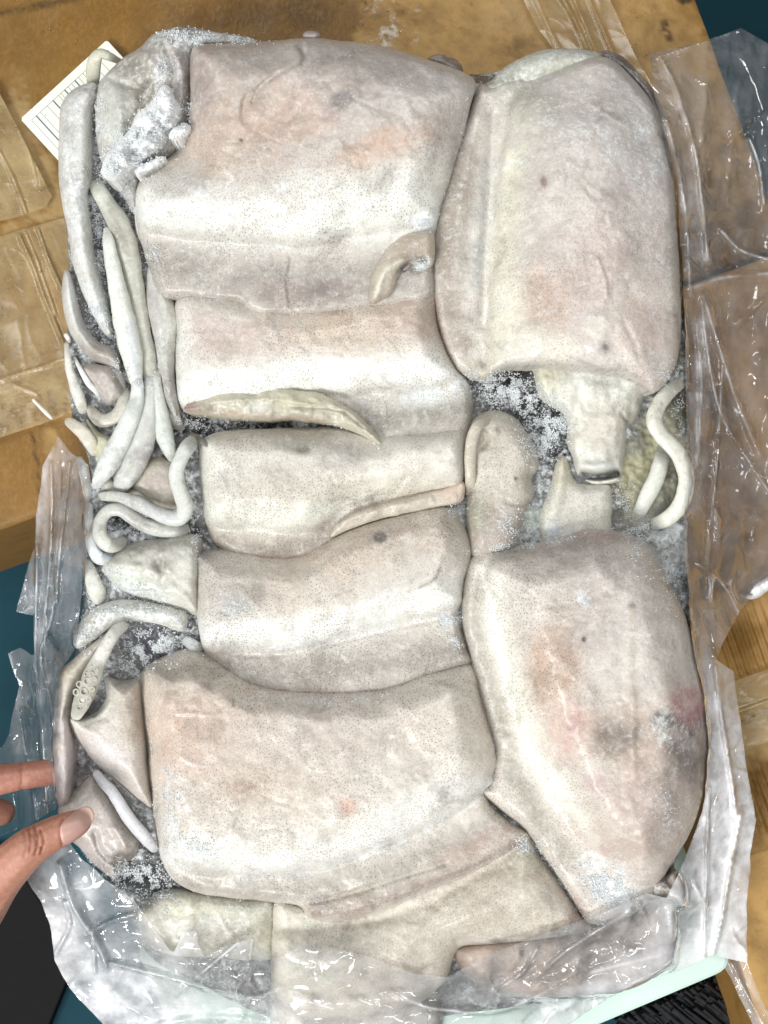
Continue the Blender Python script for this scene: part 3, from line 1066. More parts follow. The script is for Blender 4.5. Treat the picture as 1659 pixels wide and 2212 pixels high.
tag(ice, 'grey frosted ice filling the gaps between the frozen squid', 'ice')


# ------------------------------------------------------------------ squid
FZ = 'squid frozen together in the block'


def squid(label, x, y):
    return thing('squid', label, 'squid', x, y, -0.07, FZ)


# --- the big mantle at the upper left, its fin, and the arms that hang down its left side
sA = squid('widest squid mantle at the upper left, with wrinkled grey fin beside it', 650, 380)
A_out = [(413, 112), (450, 96), (560, 90), (660, 82), (740, 88), (830, 100), (930, 130), (1000, 155), (1028, 178), (1020, 215), (1005, 280), (990, 330),
         (968, 400), (952, 450), (942, 500), (937, 560), (934, 640), (870, 660), (800, 668), (700, 680), (600, 685), (545, 678), (515, 660), (440, 650), (385, 645),
         (350, 638), (325, 590), (305, 525), (292, 460), (298, 400), (330, 362), (375, 332), (400, 290), (411, 220)]
A_up = [(405, 90), (560, 80), (740, 78), (930, 118), (1040, 170), (1020, 260), (985, 370), (962, 450), (945, 488), (800, 512), (620, 522), (450, 516), (310, 500), (285, 460), (300, 390), (390, 330)]
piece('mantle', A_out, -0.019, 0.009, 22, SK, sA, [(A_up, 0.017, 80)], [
    ([(655, 95), (650, 130), (600, 160), (565, 185), (545, 220)], 5, -0.0016), ([(660, 92), (658, 125), (610, 155)], 9, 0.0014),
    ([(560, 190), (530, 215), (525, 260)], 6, -0.001), ([(420, 100), (415, 200), (412, 290)], 8, 0.001),
    ([(620, 560), (612, 610), (618, 660)], 6, 0.0012), ([(880, 420), (820, 440), (700, 455)], 30, 0.0006)],
    lip=0.5, wob=0.002, base=(206, 198, 188), dots=1.0, frost=0.28, paints=[
    ('c', 560, 210, 260, 140, 0, (180, 163, 154), 0.95), ('c', 800, 190, 220, 110, 10, (182, 173, 168), 0.9), ('c', 480, 300, 120, 90, -20, (190, 168, 150), 0.7),
    ('c', 820, 320, 90, 34, -22, OR, 0.75), ('c', 620, 250, 140, 60, -20, (196, 164, 146), 0.6), ('c', 740, 215, 34, 20, -30, (128, 122, 120), 0.9),
    ('cl', [(300, 450), (450, 472), (620, 480), (800, 470), (945, 445)], 50, (242, 243, 237), 1.0),  # white band: light on the ridge slope painted into the skin
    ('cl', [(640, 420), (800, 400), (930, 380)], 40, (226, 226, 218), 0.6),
    ('cl', [(330, 560), (450, 590), (640, 605), (800, 595), (900, 580)], 58, (150, 142, 135), 0.9), ('c', 650, 640, 130, 34, 0, (158, 142, 134), 0.8),  # grey flange skin, darkened further with painted occlusion shade
    ('c', 700, 630, 50, 22, 0, (120, 108, 108), 0.7), ('c', 430, 160, 30, 80, 0, (166, 150, 146), 0.7),
    ('f', 620, 370, 110, 50, 10, 0.75, 1.0), ('f', 430, 400, 80, 30, 20, 0.8, 1.0), ('f', 780, 250, 260, 120, 0, 0.5, 0.8), ('f', 520, 240, 200, 120, 0, 0.45, 0.8),
    ('fl', [(400, 540), (560, 535), (800, 520)], 18, 0.62, 0.9), ('fl', [(1010, 250), (975, 390), (945, 480)], 12, 0.7, 0.9), ('f', 920, 480, 28, 20, 0, 1.0, 1.0),
    ('d', 640, 200, 330, 120, 0, 0.2, 1.0), ('cl', [(640, 100), (655, 120), (650, 140)], 6, (120, 100, 100), 0.8), ('c', 520, 303, 6, 3, 30, (50, 40, 36), 1.0)])
piece('fin', [(215, 178), (240, 150), (270, 122), (300, 103), (330, 75), (370, 60), (415, 57), (450, 66), (545, 83), (552, 96), (440, 102), (416, 112),
              (413, 150), (413, 215), (405, 260), (380, 330), (300, 380), (250, 390), (215, 340), (206, 260), (206, 210)],
      -0.03, 0.018, 60, SK, sA, creases=[([(300, 110), (340, 150), (330, 220), (290, 290)], 12, 0.002), ([(240, 170), (300, 190), (345, 170)], 7, -0.002),
      ([(250, 200), (258, 250), (262, 300)], 14, 0.0025), ([(320, 180), (300, 240), (280, 270)], 9, -0.003), ([(385, 130), (395, 180), (388, 240)], 10, 0.003),
      ([(360, 110), (372, 150), (372, 210)], 8, -0.003)], base=(172, 164, 154), dots=0.15, frost=0.42, rough=0.0008, wob=0.002, wobs=70, paints=[
      ('c', 300, 180, 60, 60, 0, (150, 142, 128), 0.8), ('c', 240, 250, 40, 70, 0, (196, 198, 190), 0.9), ('c', 310, 240, 30, 60, 30, (128, 120, 100), 0.8),
      ('c', 390, 190, 24, 80, 0, (160, 146, 148), 0.8), ('c', 390, 78, 60, 24, 0, (110, 108, 106), 0.8), ('f', 400, 82, 90, 20, 0, 0.75, 1.0), ('f', 350, 150, 14, 40, 10, 0.75, 1.0)])
piece('edge_tag', [(652, 80), (660, 68), (676, 66), (690, 72), (688, 84), (670, 88)], -0.022, 0.01, 12, SK, sA, base=(176, 158, 158), dots=0, step=2)
piece('edge_tag', [(925, 128), (950, 116), (985, 128), (1000, 150), (985, 160), (955, 145)], -0.03, 0.012, 14, SK, sA, base=(120, 104, 98), dots=0, step=2)
tube('arm', [(200, 190, 12, -.034), (201, 160, 15, -.028), (204, 132, 15, -.022), (216, 116, 12, -.020), (240, 124, 9, -.022), (268, 138, 6, -.03)], SK, sA, base=(206, 202, 178), frost=0.44)
K1 = [(205, 179), (175, 185), (152, 198), (136, 220), (130, 241), (126, 320), (128, 397), (137, 455), (150, 523), (157, 569), (176, 630), (206, 690), (230, 725), (244, 722),
      (242, 700), (235, 661), (219, 604), (205, 546), (196, 477), (191, 420), (197, 390), (199, 323), (203, 241), (211, 205)]
piece('arm', K1, -0.036, 0.021, 30, SK, sA, base=(206, 204, 198), dots=0.05, frost=0.55, step=2.4, rough=0.0006, creases=[([(198, 230), (196, 400)], 6, -0.0012)],
      paints=[('c', 150, 330, 16, 90, 0, (186, 184, 180), 0.6), ('f', 205, 640, 26, 60, -25, 0.75, 1.0), ('c', 150, 300, 10, 30, 0, (160, 158, 156), 0.6)])
piece('arm', [(140, 583), (133, 626), (136, 661), (144, 702), (160, 736), (195, 775), (232, 790), (258, 800), (264, 782), (247, 752), (214, 739), (192, 716), (177, 684), (168, 649), (160, 615), (152, 590)],
      -0.036, 0.019, 22, SK, sA, base=(196, 194, 188), dots=0.15, frost=0.2, step=2.4, paints=[
      ('c', 215, 765, 50, 22, 25, (150, 138, 128), 0.9), ('cl', [(175, 690), (205, 730), (240, 748)], 10, (190, 174, 178), 0.8), ('c', 150, 650, 14, 50, 0, (214, 218, 214), 0.8)])
tube('arm', [(204, 385, 12), (208, 400, 16), (232, 443, 20), (260, 491, 24), (277, 546, 25), (288, 604, 22), (297, 661, 21), (306, 718, 21), (317, 775, 21), (326, 830, 13), (330, 860, 6)], SK, sA,
     base=(178, 178, 164), z=-0.023, dots=0.03, frost=0.12, flat=0.7, paints=[('c', 262, 510, 12, 40, -25, (120, 114, 100), 0.7), ('c', 222, 425, 14, 30, -25, (198, 202, 190), 0.8)])
tube('arm', [(229, 489, 5), (233, 515, 12), (238, 546, 15), (250, 604, 19), (262, 661, 23), (274, 718, 25), (286, 775, 23), (294, 825, 13), (297, 850, 6)], SK, sA,
     base=(214, 218, 210), z=-0.019, dots=0.02, frost=0.1, keel=0.05, paints=[('cl', [(280, 700), (290, 760), (293, 810)], 8, (188, 192, 206), 0.8)])
piece('arm', [(324, 572), (344, 604), (370, 638), (387, 695), (381, 741), (378, 810), (388, 880), (378, 905), (352, 865), (342, 800), (331, 730), (316, 661), (317, 592)],
      -0.031, 0.014, 24, SK, sA, base=(190, 190, 182), dots=0.35, frost=0.3, step=2.4, paints=[('c', 330, 690, 16, 60, 0, (168, 164, 164), 0.8), ('c', 368, 850, 20, 60, 0, (140, 136, 132), 0.8)])
piece('arm', [(252, 386), (300, 378), (299, 430), (292, 466), (272, 432)], -0.032, 0.014, 20, SK, sA, base=(160, 158, 156), dots=0, frost=0.35, step=2.4)
tube('mantle_edge', [(298, 425, 4, -.022), (295, 455, 5, -.022), (300, 500, 5, -.023), (318, 545, 5, -.026), (345, 595, 4, -.029)], SK, sA, base=(190, 186, 178), dots=0.1, seg=10)

# --- second row
sB = squid('second squid down the left column, yellowish fin folded along its lower edge', 700, 790)
B_out = [(388, 640), (515, 625), (600, 650), (700, 650), (800, 630), (940, 610), (950, 700), (965, 752), (990, 798), (1012, 826), (1022, 880), (1014, 930), (1005, 946),
         (960, 956), (900, 962), (830, 972), (790, 945), (740, 918), (650, 910), (560, 908), (470, 902), (405, 892), (386, 870), (378, 790), (380, 720)]
B_up = [(366, 600), (515, 620), (600, 640), (700, 640), (800, 622), (940, 600), (960, 700), (990, 790), (1025, 818), (900, 838), (760, 855), (640, 852), (500, 862), (372, 880), (366, 780)]
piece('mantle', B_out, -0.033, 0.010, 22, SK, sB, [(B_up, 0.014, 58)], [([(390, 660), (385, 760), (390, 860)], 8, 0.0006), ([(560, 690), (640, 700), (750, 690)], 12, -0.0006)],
      tilt=(0, 3.2e-5), wob=0.0018, lip=0.5, base=(208, 200, 190), dots=1.0, frost=0.15, paints=[
      ('c', 470, 715, 90, 40, 20, (196, 178, 172), 0.85), ('c', 560, 740, 160, 50, 0, (202, 180, 168), 0.6), ('c', 760, 730, 130, 60, 10, (206, 182, 156), 0.75), ('c', 880, 690, 80, 50, 0, (190, 166, 152), 0.8),
      ('cl', [(390, 840), (520, 830), (660, 812), (820, 805), (990, 800)], 42, (242, 243, 239), 1.0), ('c', 390, 760, 24, 80, 0, (228, 228, 222), 0.8),  # first stroke paints the lit ridge as a white band
      ('cl', [(780, 900), (900, 905), (1010, 890)], 46, (142, 137, 128), 0.92), ('c', 930, 850, 60, 20, -10, (210, 216, 216), 0.7), ('f', 970, 838, 60, 18, -14, 0.9, 1.0), ('f', 900, 860, 60, 14, 0, 0.6, 0.9),  # first stroke: greyish flange with shade added to its colour
      ('c', 700, 668, 60, 12, 0, (150, 120, 110), 0.6), ('c', 655, 660, 20, 8, 0, (110, 80, 80), 0.5)])
piece('fin', [(392, 884), (410, 872), (445, 862), (480, 850), (515, 843), (545, 848), (575, 840), (610, 836), (660, 842), (705, 855), (735, 868), (770, 895), (800, 925), (832, 962), (815, 962),
              (775, 938), (720, 918), (650, 908), (560, 908), (480, 902), (425, 896), (400, 892)], -0.023, 0.012, 20, SK, sB, base=(184, 178, 156), dots=0.3, frost=0.18, step=2.2, lip=0.45, jag=7, wob=0.003, wobs=60, sp=4.0,
      rough=0.0012, creases=[([(450, 870), (540, 862), (640, 868), (740, 895)], 6, 0.0012), ([(630, 878), (680, 880), (740, 890), (785, 925)], 4, -0.0014), ([(540, 845), (560, 870)], 6, -0.001)],
      paints=[('cl', [(430, 888), (560, 898), (700, 908)], 8, (176, 156, 136), 0.7), ('c', 640, 860, 80, 16, 5, (190, 184, 150), 0.6), ('c', 410, 880, 14, 10, 0, (150, 100, 100), 0.7), ('c', 555, 880, 22, 12, 0, (214, 212, 204), 0.7)])
# a curled flap of the fin on top of the second mantle
piece('flap', [(797, 640), (800, 605), (815, 570), (840, 535), (870, 508), (905, 500), (935, 502), (938, 560), (915, 585), (880, 585), (860, 600), (850, 630), (825, 648), (805, 655)],
      -0.016, 0.012, 20, SK, sB, base=(186, 172, 154), dots=0.4, frost=0.3, step=2.2, lip=0.4, creases=[([(812, 640), (830, 590), (862, 565), (890, 562)], 9, 0.0022), ([(870, 590), (885, 570), (915, 562)], 8, -0.006)],
      paints=[('cl', [(815, 635), (830, 590), (865, 566)], 10, (222, 216, 196), 0.9), ('c', 895, 535, 40, 24, 0, (160, 140, 122), 0.8), ('f', 915, 572, 22, 12, 0, 0.9, 1.0), ('c', 880, 580, 20, 10, -20, (84, 78, 72), 0.9)])

# --- third row
sC = squid('third squid down the left column, short pinkish fin at its lower right', 700, 1070)
C_out = [(436, 952), (470, 934), (560, 926), (680, 922), (780, 925), (900, 935), (1000, 925), (1006, 990), (1006, 1060), (998, 1088), (960, 1098), (880, 1115), (800, 1130), (745, 1156),
         (700, 1190), (640, 1217), (580, 1222), (520, 1208), (470, 1180), (446, 1140), (436, 1080), (430, 1020), (430, 975)]
C_up = [(420, 925), (560, 915), (740, 905), (820, 930), (900, 920), (1015, 905), (1015, 1035), (900, 1065), (800, 1085), (740, 1110), (680, 1140), (560, 1145), (445, 1128), (422, 1040)]
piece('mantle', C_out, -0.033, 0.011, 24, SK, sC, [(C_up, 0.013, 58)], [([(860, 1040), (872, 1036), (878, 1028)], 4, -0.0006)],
      tilt=(0, 2.6e-5), wob=0.0018, base=(210, 204, 192), dots=1.0, frost=0.15, lip=0.55, paints=[
      ('c', 600, 950, 140, 24, 0, (180, 174, 162), 0.8), ('c', 740, 985, 60, 28, 10, (160, 152, 144), 0.7), ('c', 760, 990, 22, 14, 20, (126, 118, 114), 0.7), ('c', 655, 972, 14, 8, 0, (130, 124, 112), 0.8),
      ('c', 470, 1040, 60, 70, 0, (224, 222, 214), 0.7), ('c', 900, 1000, 120, 40, 0, (220, 215, 204), 0.7), ('cl', [(460, 1110), (560, 1120), (680, 1105), (800, 1065)], 30, (226, 228, 216), 0.8),  # last stroke is a pale band, painted light along the ridge
      ('cl', [(460, 1165), (560, 1192), (660, 1182), (720, 1150)], 36, (150, 138, 126), 0.92), ('c', 590, 1210, 80, 14, 0, (166, 142, 126), 0.8), ('c', 700, 1060, 200, 30, 0, (206, 196, 178), 0.6)])  # first stroke: lower flange, grey skin plus painted shade
piece('fin', [(716, 1160), (722, 1138), (740, 1118), (765, 1102), (830, 1085), (900, 1068), (960, 1055), (1000, 1040), (1003, 1068), (990, 1086), (930, 1098), (860, 1112), (800, 1128), (750, 1146)],
      -0.022, 0.007, 14, SK, sC, base=(196, 184, 168), dots=0.5, frost=0.1, step=2.2, lip=0.4, jag=6, wob=0.002, wobs=60, rough=0.001, creases=[([(745, 1125), (830, 1098), (930, 1078)], 7, 0.0012)],
      paints=[('cl', [(730, 1125), (800, 1092), (930, 1060)], 5, (150, 124, 108), 0.7), ('c', 980, 1060, 30, 20, 0, (206, 176, 156), 0.7)])
tube('arm', [(268, 836, 11, -.022), (269, 860, 14, -.021), (262, 884, 15, -.020), (246, 902, 15, -.020), (222, 908, 15, -.021), (204, 897, 13, -.022), (197, 881, 10, -.024), (206, 867, 8, -.027)], SK, sC,
     base=(186, 182, 166), dots=0.12, frost=0.15, paints=[('cl', [(200, 905), (225, 922), (250, 918)], 5, (120, 112, 90), 0.8), ('c', 268, 860, 12, 30, 0, (206, 206, 196), 0.7)])
tube('arm', [(294, 800, 10), (297, 835, 14), (294, 868, 17), (279, 912, 21), (256, 960, 24), (234, 1002, 24), (212, 1040, 14), (203, 1056, 6)], SK, sC, base=(216, 221, 217), z=-0.017, dots=0.03, frost=0.29,
     paints=[('c', 290, 880, 14, 20, 0, (180, 184, 180), 0.8)])
tube('arm', [(325, 795, 10), (325, 830, 14), (322, 865, 18), (317, 912, 24), (305, 961, 29), (284, 1007, 30), (262, 1048, 19), (252, 1064, 8)], SK, sC, base=(192, 194, 189), z=-0.020, dots=0.05, frost=0.36,
     paints=[('c', 310, 990, 16, 30, 20, (172, 164, 168), 0.7)])
tube('arm', [(338, 790, 8), (338, 830, 12), (342, 870, 16), (348, 905, 19), (357, 945, 20), (366, 975, 14), (376, 1000, 6)], SK, sC, base=(196, 202, 194), z=-0.020, dots=0.1, frost=0.34, flat=0.65, keel=0.1)
tube('arm', [(143, 738, 4), (146, 765, 7), (150, 798, 9), (160, 828, 12), (172, 865, 13), (184, 895, 9)], SK, sC, base=(212, 210, 200), z=-0.022, frost=0.39)
tube('arm', [(230, 760, 7), (238, 790, 13), (252, 815, 16), (262, 845, 12), (264, 870, 6)], SK, sC, base=(176, 170, 164), z=-0.026, dots=0.1, frost=0.3)
tube('arm', [(352, 700, 7), (356, 760, 14), (362, 830, 16), (372, 890, 15), (392, 935, 9)], SK, sC, base=(164, 160, 154), z=-0.024, dots=0.2, frost=0.4)
tube('arm', [(205, 1010, 8), (225, 1040, 14), (268, 1062, 15), (320, 1076, 13), (360, 1090, 7)], SK, sC, base=(176, 172, 160), z=-0.028, dots=0.1, frost=0.35)
tube('arm', [(300, 1000, 8), (325, 1030, 16), (345, 1060, 17), (362, 1090, 10)], SK, sC, base=(182, 172, 160), z=-0.024, dots=0.2, frost=0.3)
tube('arm', [(170, 985, 6), (182, 1020, 11), (190, 1060, 11), (196, 1100, 7)], SK, sC, base=(186, 184, 176), z=-0.03, dots=0, frost=0.4)
tube('arm', [(160, 770, 3), (172, 795, 5), (190, 826, 7), (204, 842, 6), (216, 856, 4)], SK, sC, base=(220, 220, 210), z=-0.020, frost=0.74, wob=0.2)
tube('arm', [(138, 722, 6, -.018), (144, 726, 5, -.02), (152, 742, 3, -.022)], SK, sC, base=(226, 224, 214), frost=0.54)
tube('arm', [(140, 907, 8), (156, 916, 12), (176, 932, 15), (194, 954, 15), (208, 985, 9)], SK, sC, base=(204, 196, 178), z=-0.022, frost=0.34, flat=0.5)
piece('arm_web', [(186, 905), (215, 932), (242, 948), (232, 985), (212, 992), (198, 962)], -0.034, 0.012, 18, SK, sC, base=(186, 182, 150), dots=0.05, frost=0.2, step=2.2)
piece('arm_web', [(172, 792), (232, 790), (263, 826), (267, 855), (236, 875), (205, 845)], -0.034, 0.016, 24, SK, sC, base=(172, 164, 158), dots=0.15, frost=0.2, step=2.2,
      paints=[('c', 220, 815, 30, 20, 0, (182, 166, 160), 0.8)])
piece('arm_web', [(300, 1000), (350, 985), (395, 1020), (405, 1090), (350, 1100), (300, 1070), (280, 1050)], -0.036, 0.015, 30, SK, sC, base=(176, 168, 152), dots=0.3, frost=0.2, step=2.4,
      paints=[('c', 340, 1040, 30, 20, 0, (168, 150, 146), 0.7)])
tube('spine', [(405, 938, 9, -.024), (430, 950, 8, -.02), (448, 962, 4, -.013), (470, 980, 1.2, -.009)], SK, sC, base=(112, 106, 98), dots=0, seg=10)

# --- fourth row
sD = squid('fourth squid down the left column, two pale tentacles looped beside it', 720, 1320)
D_out = [(428, 1195), (520, 1180), (580, 1195), (640, 1190), (700, 1165), (780, 1130), (900, 1095), (975, 1090), (995, 1125), (1018, 1170), (1020, 1205), (1003, 1260), (997, 1300), (990, 1325), (997, 1360),
         (1010, 1400), (1019, 1435), (960, 1457), (900, 1477), (850, 1500), (790, 1509), (700, 1514), (620, 1510), (540, 1492), (480, 1457), (447, 1420), (431, 1370), (424, 1300), (425, 1240)]
D_up = [(412, 1180), (520, 1185), (580, 1190), (650, 1185), (720, 1140), (800, 1105), (900, 1080), (970, 1075), (1030, 1150), (1010, 1260), (1000, 1315), (860, 1350), (760, 1374), (650, 1400), (560, 1408), (425, 1398), (410, 1300)]
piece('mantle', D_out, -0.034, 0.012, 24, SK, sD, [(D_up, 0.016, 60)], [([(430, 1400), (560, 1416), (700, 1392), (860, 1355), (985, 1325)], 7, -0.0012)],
      tilt=(0, 3.0e-5), wob=0.0018, base=(208, 200, 190), dots=1.1, frost=0.15, lip=0.55, paints=[
      ('c', 760, 1200, 150, 50, -15, (200, 180, 162), 0.8), ('c', 900, 1160, 90, 40, -10, (186, 170, 156), 0.8), ('c', 820, 1162, 12, 9, 0, (110, 104, 100), 1.0), ('c', 640, 1280, 140, 60, 0, (208, 190, 174), 0.6),
      ('c', 500, 1290, 55, 50, 0, (166, 158, 150), 0.8), ('c', 555, 1275, 20, 22, 0, (146, 138, 128), 0.8), ('c', 440, 1200, 26, 30, 0, (128, 122, 118), 0.8), ('f', 500, 1310, 50, 40, 0, 0.65, 1.0),
      ('cl', [(440, 1370), (560, 1375), (700, 1355), (860, 1315), (990, 1280)], 36, (240, 240, 236), 0.97), ('cl', [(470, 1440), (620, 1458), (800, 1440), (990, 1400)], 50, (150, 143, 135), 0.92),  # lit ridge painted white, flange below it greyed with painted shade
      ('fl', [(560, 1405), (760, 1372), (990, 1322)], 10, 0.75, 1.0), ('c', 700, 1500, 160, 16, 0, (164, 144, 136), 0.8), ('f', 970, 1340, 26, 26, 0, 1.0, 1.0), ('cl', [(905, 1270), (940, 1250), (950, 1225)], 3, (130, 110, 104), 0.7)])
tube('tentacle', [(425, 948, 13, -.016), (410, 960, 17, -.013), (396, 980, 17, -.012), (382, 1020, 17, -.012), (388, 1060, 17, -.012), (400, 1092, 18, -.012), (391, 1117, 17, -.012), (362, 1118, 16, -.013),
                  (322, 1100, 15, -.015), (284, 1082, 15, -.017), (243, 1073, 12, -.02), (206, 1073, 8, -.024)], SK, sD, base=(206, 210, 203), dots=0.25, frost=0.12, paints=[('c', 310, 1095, 70, 20, 20, (178, 180, 184), 0.8), ('c', 225, 1072, 30, 14, 0, (176, 174, 160), 0.8)])
tube('tentacle', [(415, 1143, 13, -.024), (368, 1146, 17, -.022), (322, 1137, 17, -.020), (288, 1119, 15, -.018), (260, 1102, 14, -.017), (234, 1104, 14, -.017), (217, 1128, 15, -.017), (219, 1161, 16, -.017), (241, 1178, 16, -.018), (276, 1166, 12, -.022)],
     SK, sD, base=(192, 194, 186), dots=0.3, frost=0.12, paints=[('c', 235, 1170, 24, 16, 0, (206, 206, 194), 0.8), ('c', 300, 1125, 40, 14, 20, (168, 168, 166), 0.7)])
tube('arm', [(193, 1085, 8), (192, 1110, 10), (194, 1145, 11), (201, 1184, 14), (220, 1206, 15), (252, 1196, 8)], SK, sD, base=(196, 200, 200), z=-0.022, dots=0.05, frost=0.29, paints=[('c', 215, 1195, 30, 16, 0, (208, 218, 232), 0.9)])
piece('head', [(218, 1222), (280, 1174), (340, 1162), (432, 1158), (434, 1256), (430, 1328), (390, 1318), (300, 1292), (243, 1262)], -0.034, 0.020, 34, SK, sD, base=(196, 194, 182), dots=0.4, frost=0.35, wob=0.0025, wobs=60,
      rough=0.0008, creases=[([(330, 1200), (350, 1230), (352, 1250)], 10, -0.0015), ([(245, 1215), (330, 1235), (400, 1290)], 10, 0.0015)], paints=[
      ('c', 330, 1185, 80, 24, 0, (150, 146, 136), 0.8), ('c', 345, 1225, 18, 20, 0, (112, 104, 96), 0.8), ('c', 300, 1255, 60, 24, 20, (206, 212, 198), 0.8), ('f', 290, 1280, 90, 20, 15, 0.75, 1.0), ('f', 235, 1235, 24, 24, 0, 0.7, 1.0)])
tube('arm', [(192, 1205, 6), (194, 1222, 10), (200, 1252, 17), (212, 1286, 19), (226, 1302, 12)], SK, sD, base=(206, 206, 196), z=-0.023, dots=0.05, frost=0.39)

# --- the lower left squid that the hand is holding
sE = squid('large lower left squid gripped by the thumb, with a curled sucker arm and raised funnel', 700, 1700)
E_out = [(308, 1448), (400, 1400), (480, 1420), (540, 1462), (620, 1482), (740, 1484), (850, 1474), (930, 1440), (1020, 1430), (1048, 1510), (1068, 1580), (1078, 1640), (1068, 1692), (1050, 1712), (1065, 1745), (1100, 1775),
         (1142, 1803), (1112, 1836), (1056, 1871), (1005, 1896), (930, 1926), (880, 1948), (830, 1971), (750, 1988), (700, 1991), (664, 1980), (648, 1958), (590, 1949), (500, 1940), (420, 1927), (370, 1897), (346, 1850), (335, 1800),
         (323, 1700), (315, 1600), (305, 1520)]
E_up = [(295, 1430), (380, 1395), (450, 1405), (540, 1455), (640, 1475), (760, 1475), (860, 1462), (940, 1432), (1025, 1420), (1055, 1530), (1082, 1640), (1062, 1690), (1000, 1742), (940, 1775), (840, 1824), (740, 1860), (640, 1884), (540, 1895), (430, 1885), (350, 1850),
        (326, 1760), (312, 1640), (298, 1530)]
piece('mantle', E_out, -0.034, 0.013, 26, SK, sE, [(E_up, 0.019, 70)], [([(600, 1950), (680, 1948), (760, 1930), (850, 1900), (960, 1865)], 7, -0.0016), ([(1045, 1712), (1000, 1752), (940, 1786), (840, 1832), (740, 1868), (640, 1892)], 8, -0.001),
      ([(330, 1460), (325, 1600), (340, 1750)], 10, 0.0006)], tilt=(0, 2.2e-5), wob=0.0022, base=(208, 199, 188), dots=1.0, frost=0.16, lip=0.5, paints=[
      ('c', 400, 1590, 90, 90, 0, (204, 168, 146), 0.85), ('c', 470, 1520, 120, 40, 10, (190, 168, 150), 0.8), ('c', 380, 1450, 60, 30, 0, (172, 162, 146), 0.7), ('c', 680, 1600, 260, 90, -10, (198, 182, 172), 0.75),
      ('c', 560, 1700, 120, 50, 0, (204, 184, 166), 0.6), ('c', 750, 1745, 16, 18, 0, (196, 150, 130), 0.8), ('c', 940, 1600, 90, 90, 0, (214, 202, 190), 0.6), ('c', 520, 1700, 24, 14, 0, (160, 130, 110), 0.6),
      ('cl', [(380, 1850), (540, 1862), (700, 1840), (860, 1780), (1000, 1700)], 40, (240, 239, 234), 0.95), ('cl', [(420, 1910), (600, 1925), (760, 1905), (900, 1855), (1050, 1780)], 36, (168, 160, 150), 0.9),  # ridge light painted as white band; grey flange gets painted shade
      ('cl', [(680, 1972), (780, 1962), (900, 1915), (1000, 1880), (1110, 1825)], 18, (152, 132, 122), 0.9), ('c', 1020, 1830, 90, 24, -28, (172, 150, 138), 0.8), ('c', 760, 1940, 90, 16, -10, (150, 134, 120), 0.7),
      ('f', 380, 1740, 30, 90, 0, 0.75, 1.0), ('f', 430, 1840, 90, 30, 0, 0.7, 1.0), ('fl', [(520, 1890), (700, 1868), (860, 1815), (1000, 1745)], 14, 0.7, 1.0), ('f', 1050, 1690, 30, 16, -40, 0.8, 1.0),
      ('f', 640, 1515, 150, 14, 0, 0.55, 1.0), ('c', 503, 1525, 5, 4, 0, (60, 50, 46), 1.0), ('cl', [(505, 1510), (502, 1524)], 2, (110, 96, 86), 0.9)])
piece('mantle_edge', [(250, 1352), (206, 1385), (160, 1421), (128, 1452), (121, 1508), (115, 1572), (113, 1611), (119, 1680), (126, 1742), (150, 1738), (156, 1714), (160, 1645), (158, 1600), (150, 1554), (156, 1519), (160, 1497), (178, 1458), (208, 1416), (246, 1372)],
      -0.036, 0.020, 22, SK, sE, base=(192, 182, 172), dots=0.45, frost=0.12, step=2.4, lip=0.35, creases=[([(165, 1470), (150, 1520), (135, 1560), (128, 1600)], 5, -0.001)], paints=[
      ('c', 150, 1450, 40, 50, -30, (182, 174, 150), 0.85), ('c', 135, 1640, 24, 90, 0, (190, 178, 180), 0.85), ('cl', [(165, 1480), (150, 1530)], 4, (120, 106, 92), 0.7)])
piece('funnel', [(230, 1461), (262, 1470), (302, 1470), (312, 1530), (316, 1600), (324, 1680), (330, 1745), (300, 1730), (252, 1692), (218, 1661), (183, 1621), (160, 1589), (148, 1562), (150, 1546), (174, 1551), (208, 1537), (228, 1508), (228, 1484)],
      -0.034, 0.024, 46, SK, sE, base=(204, 195, 186), dots=0.55, frost=0.12, step=2.4, lip=0.3, creases=[([(232, 1470), (236, 1500), (222, 1535), (180, 1556), (155, 1556)], 7, 0.0025), ([(214, 1500), (206, 1525), (180, 1541)], 8, -0.004)], paints=[
      ('cl', [(236, 1472), (238, 1505), (222, 1540), (180, 1560), (155, 1560)], 13, (226, 224, 212), 0.95), ('c', 285, 1530, 26, 60, 0, (178, 164, 148), 0.8), ('c', 230, 1630, 60, 30, 40, (202, 192, 192), 0.7), ('c', 205, 1548, 7, 4, -30, (120, 114, 108), 0.9)])
piece('flap', [(126, 1745), (165, 1703), (197, 1676), (222, 1698), (255, 1754), (290, 1800), (304, 1816), (290, 1852), (262, 1868), (250, 1897), (229, 1889), (195, 1861), (168, 1829), (140, 1800)],
      -0.038, 0.019, 34, SK, sE, base=(188, 177, 172), dots=0.5, frost=0.2, step=2.4, creases=[([(205, 1800), (215, 1835), (240, 1862), (262, 1850)], 7, -0.002), ([(250, 1790), (262, 1810), (270, 1830)], 9, 0.002)], paints=[
      ('c', 250, 1860, 40, 24, 0, (150, 140, 136), 0.8), ('c', 270, 1855, 24, 12, 0, (96, 88, 82), 0.8), ('c', 200, 1710, 30, 20, 0, (160, 152, 144), 0.7)])
tube('arm', [(203, 1664, 8), (224, 1692, 12), (243, 1712, 13), (276, 1764, 14), (310, 1806, 14), (338, 1840, 9)], SK, sE, base=(200, 200, 208), z=-0.019, dots=0.05, frost=0.24, flat=0.7)
